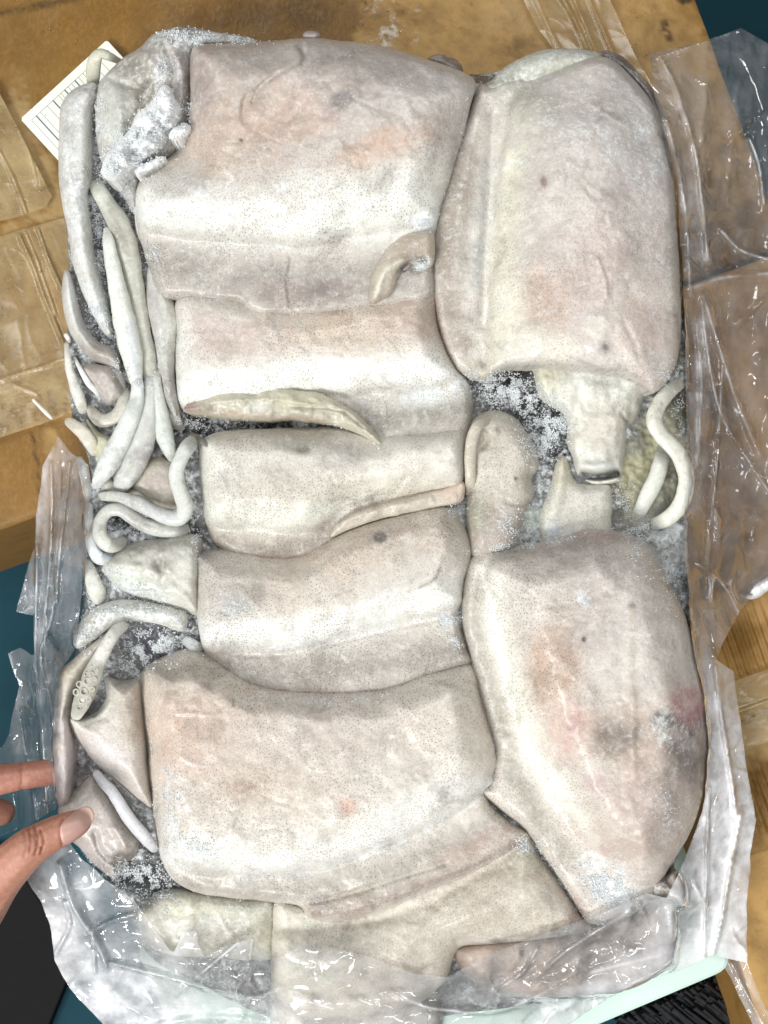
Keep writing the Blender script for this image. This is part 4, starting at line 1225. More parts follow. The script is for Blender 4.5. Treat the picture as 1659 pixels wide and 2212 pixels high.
suck = tube('arm', [(278, 1348, 8, -.02), (262, 1356, 12, -.016), (246, 1370, 14, -.012), (229, 1398, 15, -.009), (214, 1428, 17, -.009), (199, 1462, 21, -.007), (185, 1497, 21, -.007), (172, 1528, 17, -.008), (160, 1556, 10, -.012)], SK, sE,
            base=(226, 224, 216), dots=0.0, frost=0.1, flat=0.7, paints=[('c', 185, 1490, 30, 50, 25, (176, 174, 158), 0.9), ('c', 172, 1530, 20, 20, 0, (140, 138, 128), 0.7)])


def ring_mesh(name, R, r, sg=14, rs=7):
    v, f = [], []
    for i in range(sg):
        a = 2 * math.pi * i / sg
        for j in range(rs):
            b = 2 * math.pi * j / rs
            rr = R + r * math.cos(b)
            v.append((rr * math.cos(a), rr * math.sin(a), r * math.sin(b) * 1.4))
            f.append((i * rs + j, ((i + 1) % sg) * rs + j, ((i + 1) % sg) * rs + (j + 1) % rs, i * rs + (j + 1) % rs))
    me = bpy.data.meshes.new(name)
    me.from_pydata(v, [], f)
    me.polygons.foreach_set('use_smooth', [True] * len(f))
    return me


ring = ring_mesh('sucker', 6.2 * K, 2.0 * K)
SKPALE = plain('sucker_ring', (186, 184, 172), 0.35, 0.5, 200, 0.08)
ring.materials.append(SKPALE)
for (sx, sy, sc) in [(172, 1478, 1.0), (188, 1471, 1.05), (165, 1495, 1.05), (182, 1494, 1.2), (198, 1455, .7), (187, 1456, .75), (205, 1466, .65), (177, 1513, 1.0), (192, 1509, .9), (170, 1530, .8), (200, 1488, .8), (208, 1445, .55), (197, 1441, .55), (184, 1524, .7)]:
    o = bpy.data.objects.new('sucker', ring)
    link(o, suck)
    o.parent = suck
    ax_ = np.interp(sy, [1428, 1462, 1497, 1528, 1556], [214, 199, 185, 172, 160])
    ar_ = np.interp(sy, [1428, 1462, 1497, 1528, 1556], [17, 21, 21, 17, 10])
    az_ = np.interp(sy, [1428, 1462, 1497, 1528, 1556], [-.009, -.007, -.007, -.008, -.012])
    off_ = (sx - ax_) * 0.9
    zz = az_ + math.sqrt(max(0.05, 1 - (off_ / ar_) ** 2)) * ar_ * K * 0.7 + 0.0002
    wx, wy = P(sx, sy, zz)
    o.location = (wx - sE.location.x, wy - sE.location.y, zz - sE.location.z)
    o.scale = (sc, sc, sc)
    o.rotation_euler = (random.uniform(-.25, .25), random.uniform(-.25, .25), 0)
piece('arm_web', [(160, 1396), (165, 1356), (200, 1316), (250, 1296), (310, 1298), (370, 1308), (404, 1325), (396, 1364), (340, 1348), (290, 1343), (250, 1350), (220, 1370), (180, 1398)],
      -0.038, 0.022, 28, SK, sE, base=(196, 194, 176), dots=0.0, frost=0.62, step=2.4, rough=0.001, fine=0.0006, paints=[('c', 200, 1360, 40, 30, -40, (186, 182, 160), 0.7), ('c', 350, 1315, 40, 14, 10, (130, 126, 104), 0.7), ('c', 285, 1340, 60, 12, 0, (206, 206, 198), 0.7)])
tube('arm', [(392, 1380, 8, -.026), (408, 1388, 12, -.024), (425, 1400, 14, -.024), (445, 1412, 10, -.028)], SK, sE, base=(204, 210, 212), dots=0)

# --- upper right squid
sF = squid('upper right squid with its pale head and tentacles showing below the mantle opening', 1250, 480)
F_out = [(1032, 186), (1062, 182), (1100, 165), (1150, 160), (1220, 140), (1285, 122), (1332, 135), (1380, 185), (1420, 240), (1445, 310), (1457, 400), (1462, 475), (1466, 553), (1471, 653), (1468, 753), (1447, 813), (1412, 850), (1390, 834),
         (1355, 816), (1300, 806), (1230, 796), (1150, 790), (1100, 793), (1075, 803), (1037, 822), (995, 806), (975, 784), (950, 728), (936, 653), (928, 603), (935, 500), (946, 440), (980, 325), (1010, 250)]
F_up = [(1110, 230), (1150, 180), (1220, 140), (1290, 112), (1340, 130), (1400, 190), (1455, 300), (1475, 470), (1485, 653), (1500, 800), (1460, 930), (1380, 910), (1300, 890), (1150, 880), (1040, 880), (1050, 700), (1065, 560), (1078, 420), (1090, 310)]
piece('mantle', F_out, -0.028, 0.012, 20, SK, sF, [(F_up, 0.019, 150)], [([(1065, 250), (1060, 400), (1050, 560), (1045, 700)], 12, -0.0022), ([(1020, 260), (1005, 380), (985, 500), (980, 600)], 26, 0.002), ([(1125, 180), (1105, 260), (1090, 360)], 9, 0.0012),
      ([(1290, 560), (1305, 600), (1312, 640)], 5, 0.0009), ([(1345, 690), (1370, 740), (1380, 780)], 6, -0.0006)], wob=0.0022, base=(206, 198, 190), dots=0.75, frost=0.35, lip=0.5, paints=[
      ('c', 1230, 330, 150, 170, 0, (188, 178, 171), 0.9), ('c', 1180, 640, 56, 64, 20, (186, 148, 122), 0.95), ('c', 1150, 640, 24, 30, 0, (160, 134, 112), 0.7), ('c', 1290, 570, 110, 140, 20, (192, 172, 163), 0.85), ('c', 1390, 700, 50, 130, 0, (212, 190, 180), 0.8),
      ('cl', [(1110, 330), (1098, 440), (1080, 600), (1075, 760)], 32, (212, 210, 186), 0.75), ('cl', [(1085, 620), (1120, 720), (1200, 760)], 40, (222, 216, 198), 0.7), ('cl', [(1050, 340), (1040, 480), (1025, 620)], 14, (172, 174, 170), 0.75),  # first stroke: yellowish left slope, with light painted into its tone
      ('cl', [(1005, 350), (975, 470), (965, 600), (990, 740)], 36, (164, 150, 136), 0.9), ('c', 1030, 800, 30, 18, 0, (180, 168, 136), 0.8), ('c', 1040, 788, 7, 9, 0, (100, 92, 80), 0.9), ('c', 1305, 752, 14, 12, 40, (112, 104, 100), 0.85),
      ('c', 1400, 330, 50, 90, -15, (178, 172, 172), 0.8), ('c', 1380, 420, 70, 120, 0, (186, 174, 172), 0.6), ('c', 1175, 390, 8, 14, 0, (140, 112, 104), 0.8), ('c', 1120, 230, 50, 60, -30, (170, 168, 150), 0.8),
      ('cl', [(1020, 190), (1005, 260), (978, 340), (950, 430)], 5, (140, 112, 92), 0.6), ('cl', [(936, 640), (955, 735), (985, 795)], 6, (170, 130, 104), 0.7),
      ('f', 1290, 260, 130, 110, 0, 0.62, 1.0), ('f', 1400, 350, 40, 60, 0, 0.7, 1.0), ('f', 1280, 480, 160, 120, 0, 0.45, 0.9), ('fl', [(1068, 380), (1055, 500), (1040, 640)], 10, 0.6, 1.0), ('f', 1380, 620, 50, 100, 0, 0.55, 0.9),
      ('d', 1290, 300, 170, 150, 0, 0.15, 1.0)])
piece('membrane', [(1045, 190), (1062, 172), (1090, 145), (1130, 122), (1180, 106), (1255, 106), (1300, 118), (1290, 140), (1220, 160), (1160, 195), (1115, 260), (1085, 300), (1065, 260)], -0.034, 0.017, 30, SK, sF, base=(176, 178, 160), dots=0.05, frost=0.5,
      rough=0.0007, paints=[('c', 1180, 125, 70, 14, -10, (196, 198, 184), 0.8), ('c', 1110, 190, 30, 30, 0, (138, 138, 116), 0.8)])
piece('fin', [(1288, 118), (1310, 108), (1345, 122), (1380, 158), (1412, 196), (1432, 240), (1440, 290), (1425, 290), (1395, 215), (1350, 160), (1310, 134)], -0.042, 0.022, 20, SK, sF, base=(124, 112, 112), dots=0, frost=0.4, step=2.4, paints=[('c', 1330, 130, 40, 18, 40, (90, 76, 78), 0.8)])
H_ = piece('head', [(1142, 760), (1150, 815), (1166, 863), (1216, 899), (1221, 945), (1233, 991), (1251, 1035), (1290, 1047), (1340, 1042), (1348, 1008), (1358, 930), (1371, 910), (1398, 849), (1392, 790), (1270, 755)], -0.036, 0.018, 44, SK, sF,
      base=(210, 208, 196), dots=0.35, frost=0.25, lip=0.25, wob=0.003, wobs=55, rough=0.0009, jag=4, creases=[([(1260, 1026), (1295, 1030), (1330, 1022)], 7, -0.016), ([(1250, 1004), (1292, 1008), (1338, 1000)], 10, 0.002), ([(1254, 1040), (1295, 1046), (1338, 1036)], 4, 0.0015), ([(1225, 905), (1240, 960), (1250, 1010)], 8, 0.001), ([(1352, 905), (1345, 960), (1340, 1010)], 7, 0.0016),
      ([(1160, 800), (1185, 860)], 14, 0.0015), ([(1345, 895), (1356, 912), (1360, 930)], 4, -0.002)], paints=[
      ('c', 1180, 820, 40, 40, 0, (208, 206, 176), 0.8), ('c', 1300, 830, 80, 30, 0, (214, 216, 208), 0.8), ('c', 1285, 930, 50, 40, 0, (200, 190, 174), 0.6), ('cl', [(1260, 1027), (1295, 1031), (1332, 1023)], 8, (4, 4, 5), 1.0), ('cl', [(1262, 1027), (1295, 1031), (1330, 1023)], 6, (4, 4, 5), 1.0), ('fl', [(1260, 1027), (1295, 1031), (1332, 1023)], 9, 0.0, 1.0),  # black strokes paint the darkness inside the opening slit
      ('c', 1280, 1005, 40, 10, 0, (200, 204, 204), 0.8), ('c', 1352, 905, 8, 14, 0, (112, 104, 88), 0.7), ('f', 1290, 940, 60, 60, 0, 0.5, 1.0)])
tube('tentacle', [(1478, 824, 11, -.026), (1455, 838, 15, -.020), (1437, 854, 17, -.016), (1418, 884, 18, -.013), (1413, 912, 18, -.012), (1430, 942, 18, -.012), (1460, 972, 18, -.012), (1478, 1010, 18, -.013), (1482, 1048, 18, -.014), (1470, 1090, 18, -.016),
                  (1440, 1121, 17, -.020), (1400, 1136, 12, -.027)], SK, sF, base=(216, 216, 202), dots=0.05, frost=0.12, keel=0.06, paints=[('cl', [(1440, 850), (1412, 900), (1440, 950), (1470, 1000), (1474, 1060), (1440, 1116)], 4, (190, 186, 168), 0.5)])
tube('tentacle', [(1436, 960, 16, -.026), (1427, 1000, 18, -.024), (1416, 1036, 19, -.023), (1395, 1080, 18, -.024), (1372, 1122, 13, -.028)], SK, sF, base=(206, 208, 198), dots=0.02, frost=0.39)

# --- small ones in the middle of the right column
sJ = squid('small rounded squid tip with a curled rim between the two right hand squid', 1080, 1030)
piece('mantle', [(1000, 1005), (1004, 945), (1017, 905), (1044, 888), (1070, 885), (1110, 898), (1139, 934), (1160, 980), (1166, 1010), (1150, 1035), (1155, 1068), (1144, 1090), (1128, 1140), (1115, 1190), (1060, 1205), (1020, 1205), (1003, 1135), (1006, 1070)],
      -0.038, 0.023, 46, SK, sJ, base=(194, 186, 172), dots=0.9, frost=0.15, step=2.4, creases=[([(1045, 935), (1050, 950), (1040, 965)], 8, -0.004), ([(1095, 1085), (1125, 1090), (1150, 1086)], 6, -0.0012), ([(1150, 1000), (1145, 1030)], 8, -0.002)], paints=[
      ('c', 1090, 930, 50, 30, 10, (182, 172, 160), 0.8), ('c', 1080, 1020, 50, 30, -30, (206, 198, 184), 0.8), ('c', 1070, 1140, 60, 40, 0, (160, 142, 134), 0.9), ('c', 1020, 1110, 30, 40, 0, (156, 156, 132), 0.7), ('c', 1075, 930, 6, 9, 0, (120, 108, 98), 0.9), ('c', 1114, 1034, 4, 4, 0, (90, 76, 60), 1.0),
      ('f', 1100, 1130, 50, 40, 0, 0.6, 1.0)])
tube('rim', [(1014, 1072, 8, -.020), (1016, 1030, 12, -.015), (1016, 990, 13, -.013), (1020, 950, 13, -.012), (1031, 922, 12, -.011), (1050, 911, 9, -.012), (1066, 914, 5, -.014)], SK, sJ, base=(190, 180, 162), dots=0.5, frost=0.05)
sJ2 = squid('small flat pale squid flap below the black head opening', 1250, 1090)
piece('mantle', [(1192, 1005), (1205, 980), (1228, 984), (1243, 1026), (1262, 1040), (1324, 1046), (1328, 1130), (1322, 1165), (1260, 1175), (1175, 1185), (1158, 1120), (1180, 1055)], -0.038, 0.013, 30, SK, sJ2, base=(204, 201, 188), dots=0.8, frost=0.2, step=2.4,
      creases=[([(1214, 1000), (1210, 1050), (1200, 1100)], 14, 0.002)], paints=[('c', 1215, 1010, 24, 40, 0, (190, 180, 150), 0.8), ('f', 1210, 1140, 60, 24, 0, 0.7, 1.0), ('c', 1290, 1060, 40, 16, 0, (178, 174, 168), 0.7)])

# --- lower right squid
sG = squid('lower right squid, pear shaped and pink stained, tapering to a point at the bottom', 1280, 1550)
G_out = [(1020, 1203), (1055, 1188), (1110, 1180), (1180, 1170), (1230, 1153), (1280, 1141), (1330, 1146), (1380, 1161), (1415, 1191), (1446, 1256), (1481, 1331), (1506, 1431), (1525, 1521), (1528, 1606), (1521, 1684), (1515, 1729), (1496, 1789),
         (1472, 1834), (1440, 1884), (1425, 1925), (1400, 1950), (1330, 1990), (1275, 1996), (1250, 1967), (1205, 1897), (1166, 1840), (1140, 1800), (1075, 1745), (1040, 1712), (1060, 1690), (1064, 1630), (1050, 1560), (1022, 1460), (1008, 1400), (998, 1340), (1002, 1260)]
G_up = [(1050, 1225), (1110, 1192), (1230, 1155), (1285, 1135), (1385, 1155), (1455, 1250), (1515, 1430), (1538, 1560), (1530, 1690), (1505, 1790), (1450, 1885), (1405, 1912), (1360, 1905), (1300, 1855), (1250, 1795), (1195, 1715), (1150, 1615), (1115, 1510), (1085, 1400), (1065, 1300)]
piece('mantle', G_out, -0.032, 0.014, 30, SK, sG, [(G_up, 0.024, 95)], [([(1030, 1220), (1015, 1300), (1012, 1380)], 8, 0.001), ([(1370, 1500), (1368, 1600), (1372, 1680)], 7, 0.0005),
      ([(1345, 1840), (1360, 1860), (1372, 1850)], 6, -0.0005)], wob=0.002, base=(205, 196, 187), dots=0.95, frost=0.25, lip=0.5, paints=[
      ('c', 1290, 1200, 130, 34, 5, (184, 168, 166), 0.85), ('c', 1310, 1156, 80, 14, 5, (176, 146, 142), 0.8), ('c', 1240, 1180, 60, 12, -8, (136, 122, 122), 0.6), ('c', 1090, 1200, 60, 14, -8, (150, 140, 138), 0.7),
      ('cl', [(1050, 1240), (1070, 1360), (1105, 1480), (1150, 1600), (1210, 1710), (1290, 1810)], 34, (236, 236, 225), 0.97), ('cl', [(1030, 1260), (1030, 1380), (1070, 1520), (1100, 1640), (1160, 1760), (1230, 1860)], 28, (168, 163, 150), 0.88),  # left slope lightened as lit, flange beside it greyed as shaded
      ('c', 1200, 1420, 46, 110, 10, (194, 162, 138), 0.95), ('c', 1200, 1470, 20, 40, 0, (180, 148, 126), 0.7), ('c', 1230, 1580, 50, 60, 30, (204, 174, 160), 0.8), ('c', 1240, 1575, 16, 40, 20, (180, 140, 134), 0.7), ('c', 1380, 1620, 90, 90, 0, (200, 172, 152), 0.7),
      ('c', 1330, 1600, 44, 44, 0, (136, 114, 100), 0.9), ('c', 1345, 1590, 44, 30, 0, (122, 112, 104), 0.7), ('c', 1490, 1530, 40, 36, 50, (184, 132, 134), 0.95), ('c', 1500, 1545, 20, 26, 40, (170, 112, 116), 0.7), ('c', 1432, 1556, 22, 18, 20, (84, 82, 80), 1.0),
      ('c', 1480, 1610, 42, 40, 0, (100, 90, 92), 0.95), ('c', 1490, 1650, 40, 46, 0, (112, 104, 104), 0.9), ('c', 1285, 1690, 24, 20, 0, (178, 142, 146), 0.7), ('c', 1370, 1780, 110, 110, 0, (190, 166, 154), 0.85), ('c', 1330, 1300, 130, 110, 0, (188, 176, 170), 0.7), ('c', 1430, 1740, 70, 70, 0, (176, 156, 150), 0.6),
      ('c', 1380, 1880, 50, 24, 0, (222, 206, 196), 0.8), ('c', 1366, 1308, 9, 8, 0, (116, 110, 106), 0.8), ('c', 1261, 1381, 4, 6, 0, (20, 16, 14), 1.0), ('cl', [(1365, 1320), (1368, 1420), (1366, 1560)], 8, (178, 162, 146), 0.6),
      ('f', 1258, 1295, 16, 22, -30, 1.0, 1.0), ('f', 1400, 1400, 70, 90, 0, 0.62, 1.0), ('f', 1450, 1570, 40, 40, 0, 0.7, 0.9), ('f', 1330, 1920, 60, 44, 30, 0.95, 1.0), ('f', 1280, 1880, 50, 30, 40, 0.75, 1.0), ('f', 1450, 1780, 30, 50, 0, 0.7, 0.9),
      ('fl', [(1040, 1200), (1110, 1182), (1200, 1165)], 8, 0.7, 1.0), ('d', 1400, 1500, 120, 300, 0, 0.3, 1.0), ('c', 1230, 1950, 50, 30, 40, (170, 146, 134), 0.8)])
piece('fin', [(1405, 1908), (1430, 1895), (1456, 1878), (1472, 1898), (1480, 1932), (1478, 1962), (1468, 1950), (1440, 1938), (1410, 1936)], -0.036, 0.016, 12, SK, sG, base=(146, 134, 122), dots=0.1, frost=0.35, step=2, lip=0.4, creases=[([(1430, 1905), (1455, 1930), (1474, 1955)], 6, 0.002)],
      paints=[('c', 1432, 1905, 10, 20, 0, (84, 76, 74), 0.9), ('c', 1468, 1925, 12, 24, 0, (160, 132, 100), 0.8)])
piece('fin', [(1425, 1930), (1452, 1935), (1458, 2000), (1452, 2030), (1432, 2010)], -0.045, 0.012, 12, SK, sG, base=(110, 106, 104), dots=0, frost=0.5, step=2.2)

# --- bottom row under the bag
sH = squid('bottom squid partly covered by the folded bag, its pale flap running to the lower right', 880, 2050)
H_out = [(592, 1945), (660, 1955), (760, 1960), (900, 1905), (1010, 1860), (1130, 1790), (1170, 1840), (1208, 1895), (1254, 1966), (1276, 1998), (1250, 2018), (1150, 2032), (1060, 2040), (990, 2050), (960, 2120), (880, 2180), (760, 2205), (640, 2200), (592, 2150), (586, 2050)]
piece('mantle', H_out, -0.042, 0.018, 40, SK, sH, [([(580, 2000), (700, 2010), (840, 1990), (1010, 1910), (1140, 1830), (1250, 1985), (1120, 2030), (960, 2060), (860, 2130), (640, 2140), (575, 2080)], 0.008, 70)], [([(1145, 1810), (1175, 1860), (1215, 1920), (1245, 1970)], 6, -0.002), ([(985, 2035), (1005, 2070)], 6, -0.002)],
      base=(204, 194, 180), dots=0.8, frost=0.15, lip=0.5, paints=[('c', 1050, 1950, 140, 70, -25, (186, 172, 156), 0.85), ('c', 760, 2030, 120, 60, 0, (186, 178, 164), 0.7), ('c', 660, 2060, 80, 80, 0, (208, 206, 190), 0.7), ('c', 1140, 1850, 40, 24, 0, (184, 180, 156), 0.7), ('f', 1150, 1830, 24, 20, 0, 0.7, 1.0), ('fl', [(1000, 2038), (1120, 2028), (1240, 2008)], 10, 0.7, 1.0), ('c', 1250, 1990, 30, 20, 0, (176, 136, 128), 0.6)])
sH2 = squid('brown edged squid strip under clear plastic at the bottom right', 1230, 2080)
piece('mantle', [(980, 2048), (1060, 2030), (1150, 2022), (1250, 2005), (1320, 1985), (1400, 1945), (1450, 1960), (1456, 2070), (1430, 2100), (1350, 2140), (1200, 2155), (1080, 2150), (1010, 2110)], -0.046, 0.014, 34, SK, sH2, base=(188, 164, 150), dots=0.3, frost=0.25, paints=[
      ('c', 1080, 2070, 60, 30, 0, (200, 178, 164), 0.7), ('c', 1300, 2060, 90, 40, -15, (146, 134, 122), 0.8), ('c', 1060, 2125, 50, 14, 20, (90, 78, 76), 0.8), ('c', 1240, 2120, 140, 24, 0, (140, 126, 108), 0.8), ('c', 1127, 2056, 5, 9, 0, (30, 24, 22), 1.0)])
sI = squid('yellowish green squid end in the lower left corner of the block', 440, 2000)
piece('mantle', [(296, 1975), (330, 1935), (380, 1918), (460, 1930), (540, 1938), (596, 1940), (596, 2060), (540, 2075), (470, 2068), (380, 2066), (320, 2040)], -0.045, 0.017, 40, SK, sI, base=(192, 190, 176), dots=0.7, frost=0.35, paints=[
      ('c', 410, 1965, 60, 24, 0, (196, 196, 168), 0.8), ('c', 550, 1985, 50, 40, 20, (168, 166, 140), 0.8), ('c', 420, 2030, 90, 20, 0, (150, 146, 128), 0.8), ('cl', [(588, 1950), (590, 2050)], 3, (110, 100, 80), 0.7), ('f', 480, 2000, 60, 40, 30, 0.6, 1.0), ('c', 380, 2005, 30, 16, 0, (216, 216, 206), 0.7)])
sI2 = squid('pale squid end beneath the crumpled film at the bottom centre', 700, 2150)
piece('mantle', [(584, 2140), (600, 2080), (660, 2045), (760, 2060), (840, 2095), (900, 2140), (960, 2200), (900, 2280), (640, 2280), (590, 2210)], -0.050, 0.020, 50, SK, sI2, base=(202, 196, 184), dots=0.6, frost=0.25, zbot=-0.07)

# --- chunks of clean white ice by the fin
il = piece('ice_lump', [(295, 248), (328, 218), (350, 185), (368, 190), (380, 215), (392, 242), (382, 270), (360, 296), (346, 320), (298, 356), (252, 391), (222, 382), (222, 350), (250, 310), (280, 280)], -0.02, 0.024, 34, ICEW, None, base=(222, 224, 224), frost=0.85, step=2.4,
           rough=0.003, fine=0.0022, wob=0.004, wobs=36, creases=[([(345, 270), (365, 300), (340, 330)], 8, -0.004)], paints=[('c', 240, 370, 30, 24, 0, (150, 152, 156), 0.8), ('c', 290, 335, 50, 10, -25, (150, 154, 158), 0.6)])
tag(il, 'largest chunk of white ice on the grey fin at the upper left', 'ice')
il = piece('ice_lump', [(362, 296), (372, 276), (392, 268), (410, 270), (412, 284), (398, 298), (378, 304)], -0.012, 0.016, 16, ICEW, None, base=(246, 246, 246), frost=0.8, step=2, rough=0.002, fine=0.0016, jag=5)
tag(il, 'small round white ice chunk touching the widest mantle', 'ice')
il = piece('ice_lump', [(290, 372), (300, 358), (330, 344), (352, 336), (360, 346), (345, 362), (315, 376), (296, 382)], -0.014, 0.014, 14, ICEW, None, base=(246, 246, 248), frost=0.8, step=2, rough=0.002, fine=0.0016, jag=5)
tag(il, 'long narrow white ice chunk below the larger ice chunk', 'ice')

# ------------------------------------------------------------------ frost crystals lying on everything
CRV = np.array([(1, 0, 0), (-1, 0, 0), (0, 1, 0), (0, -1, 0), (0, 0, 1), (0, 0, -1)], float)
CRF = np.array([(0, 2, 4), (2, 1, 4), (1, 3, 4), (3, 0, 4), (2, 0, 5), (1, 2, 5), (3, 1, 5), (0, 3, 5)])


def crystals(spots):
    """scattered grains: each spot is (x, y, rx, ry, angle, count, smallest, largest)"""
    xs, ys, rs = [], [], []
    for (cx, cy, rx, ry, ang, n, s0, s1) in spots:
        n, s0, s1 = int(n * 1.3), s0 * 0.55, s1 * 0.68
        a = math.radians(ang)
        u = RNG.normal(0, 0.5, n * 2); v = RNG.normal(0, 0.5, n * 2)
        x = cx + u * rx * math.cos(a) - v * ry * math.sin(a)
        y = cy + u * rx * math.sin(a) + v * ry * math.cos(a)
        keep = fbm(x + 313, y + 177, 17, 77, 4) > RNG.uniform(0.36, 0.66, n * 2)
        x, y = x[keep][:n], y[keep][:n]
        xs.append(x); ys.append(y)
        rs.append(s0 + (s1 - s0) * RNG.uniform(0, 1, len(x)) ** 2.5)
    x, y, r = map(np.concatenate, (xs, ys, rs))
    z = hm_get(x, y)
    ok = z > -0.06
    x, y, r, z = x[ok], y[ok], r[ok], z[ok]
    return x, y, r, z


def line_spots(pts, w, n, s0, s1):
    c = open_curve(pts, 14)
    m = max(1, int(n / len(c)))
    return [(p[0], p[1], w, w, 0, m, s0, s1) for p in c]


S = []
S += [(1110, 850, 70, 40, 15, 2400, 1.2, 4.0), (1060, 825, 50, 18, 15, 900, 1.2, 4.0), (1180, 905, 55, 45, 40, 1500, 1.2, 3.6), (1165, 960, 40, 50, 60, 1100, 1.2, 3.4), (1215, 930, 26, 60, 0, 350, 1.2, 3.0)]
S += [(1350, 1070, 24, 40, 0, 260, 1.0, 3.0), (1465, 890, 20, 45, 10, 220, 1.0, 2.6), (1420, 1190, 60, 50, 30, 1300, 1.0, 3.0), (1385, 1150, 60, 24, 10, 600, 1.0, 3.4), (1455, 1260, 26, 60, -20, 450, 1.0, 2.6)]
S += [(335, 1392, 62, 34, 5, 2200, 1.2, 3.8), (300, 1420, 46, 26, -30, 600, 1.2, 3.4), (392, 1350, 30, 24, 0, 250, 1.2, 3.0), (260, 1320, 110, 22, 0, 900, 1.2, 3.4), (180, 1370, 30, 40, 0, 500, 1.2, 3.6)]
S += [(300, 1890, 70, 34, 10, 1700, 1.2, 4.2), (210, 1880, 60, 20, 35, 500, 1.2, 3.4), (350, 1935, 40, 30, 0, 420, 1.2, 3.6)]
S += [(1330, 1925, 56, 44, 25, 1500, 1.2, 4.4), (1280, 1895, 50, 30, 40, 500, 1.2, 4.2), (1140, 1825, 26, 20, 0, 300, 1.4, 4.2), (1270, 2000, 50, 16, -15, 420, 1.2, 3.6)]
S += [(410, 80, 60, 16, 8, 700, 1.4, 4.0), (500, 84, 60, 9, 5, 300, 1.4, 3.6), (355, 150, 14, 34, 15, 260, 1.4, 3.6), (215, 250, 16, 60, 0, 500, 1.2, 3.2), (240, 360, 34, 30, 0, 420, 1.4, 4.4), (400, 260, 14, 60, 5, 260, 1.2, 3.4)]
S += [(920, 482, 26, 18, 0, 420, 1.2, 3.4), (915, 572, 24, 12, -10, 320, 1.2, 3.4), (212, 510, 14, 110, -8, 900, 1.2, 3.0), (210, 670, 22, 60, -28, 800, 1.2, 3.4), (262, 790, 26, 26, 0, 300, 1.2, 3.0), (338, 800, 14, 80, 5, 400, 1.2, 3.2)]
S += [(325, 545, 22, 22, 0, 160, 1.4, 3.6), (275, 440, 16, 40, -20, 220, 1.2, 3.0), (420, 915, 60, 16, 8, 420, 1.2, 3.2), (312, 825, 24, 14, 0, 200, 1.2, 3.4), (420, 1165, 14, 40, 0, 300, 1.2, 3.2), (270, 1140, 40, 20, 10, 240, 1.2, 3.0)]
S += [(205, 1055, 20, 16, 0, 160, 1.4, 3.4), (300, 1275, 70, 22, 15, 700, 1.2, 3.2), (235, 1235, 26, 20, 0, 300, 1.2, 3.2), (500, 1305, 44, 34, 0, 500, 1.0, 2.8), (972, 1338, 24, 18, 0, 380, 1.4, 3.8), (985, 1385, 24, 10, 40, 160, 1.4, 3.4)]
S += [(370, 1740, 24, 90, 0, 600, 1.2, 3.6), (420, 1830, 70, 30, 10, 600, 1.2, 3.6), (1100, 1130, 50, 40, 0, 500, 1.2, 3.4), (1200, 1150, 50, 20, 0, 500, 1.2, 3.6), (985, 1100, 26, 16, 0, 260, 1.2, 3.2), (1450, 815, 40, 30, 0, 400, 1.0, 2.6), (1110, 1180, 90, 9, -6, 400, 1.2, 3.2)]
S += [(1258, 1297, 14, 20, -30, 160, 1.0, 2.4), (1430, 1730, 40, 50, 0, 200, 1.0, 2.6), (700, 240, 300, 130, 0, 500, 0.8, 2.0), (1290, 300, 140, 150, 0, 500, 0.8, 2.2), (600, 375, 90, 34, 0, 300, 0.9, 2.4), (165, 400, 20, 180, 0, 400, 0.9, 2.2)]
S += line_spots([(385, 646), (440, 646), (500, 652)], 8, 130, 1.2, 3.2) + line_spots([(350, 540), (500, 535), (700, 528), (860, 510)], 16, 360, 1.0, 2.6)
S += line_spots([(760, 870), (860, 855), (1000, 835)], 10, 420, 1.0, 2.8) + line_spots([(430, 905), (600, 915), (760, 925), (820, 965)], 6, 330, 1.2, 3.2)
S += line_spots([(520, 1410), (700, 1385), (860, 1345), (985, 1325)], 8, 420, 1.0, 2.6) + line_spots([(560, 1500), (700, 1515), (850, 1500)], 10, 500, 1.2, 3.4)
S += line_spots([(1010, 200), (1000, 290), (960, 420)], 6, 160, 1.0, 2.8) + line_spots([(520, 1900), (640, 1890), (760, 1862), (900, 1805), (1050, 1700)], 10, 800, 1.0, 3.0)
S += line_spots([(450, 1945), (560, 1955), (700, 1945)], 14, 300, 1.2, 3.0) + line_spots([(1068, 1640), (1062, 1540), (1040, 1470)], 5, 120, 1.2, 3.2) + line_spots([(1160, 1830), (1215, 1900), (1255, 1975)], 8, 260, 1.2, 3.4)
S += line_spots([(870, 1945), (1000, 1890), (1110, 1830)], 6, 140, 1.0, 2.6) + line_spots([(322, 1560), (330, 1660), (335, 1760)], 6, 140, 1.0, 3.0) + line_spots([(1440, 260), (1460, 400), (1480, 560), (1478, 700)], 8, 300, 1.0, 2.6)
S += [(300, 320, 90, 60, -45, 2600, 1.2, 4.2), (350, 250, 40, 60, 20, 900, 1.2, 4.0)]
S += [(CX, CY, 900, 1150, 0, 2600, 0.7, 2.0)]
x, y, r, z = crystals(S)
n = len(x)
q1 = RNG.normal(size=(n, 4)); q1 /= np.linalg.norm(q1, axis=1)[:, None]
w_, a_, b_, c_ = q1.T
ROT = np.stack([np.stack([1 - 2 * (b_ * b_ + c_ * c_), 2 * (a_ * b_ - c_ * w_), 2 * (a_ * c_ + b_ * w_)], 1),
                np.stack([2 * (a_ * b_ + c_ * w_), 1 - 2 * (a_ * a_ + c_ * c_), 2 * (b_ * c_ - a_ * w_)], 1),
                np.stack([2 * (a_ * c_ - b_ * w_), 2 * (b_ * c_ + a_ * w_), 1 - 2 * (a_ * a_ + b_ * b_)], 1)], 1)
base = CRV[None] * RNG.uniform(0.55, 1.35, (n, 6, 1)) * (r * K)[:, None, None]
V = np.einsum('nij,nkj->nki', ROT, base)
wx, wy = P(x, y, z)
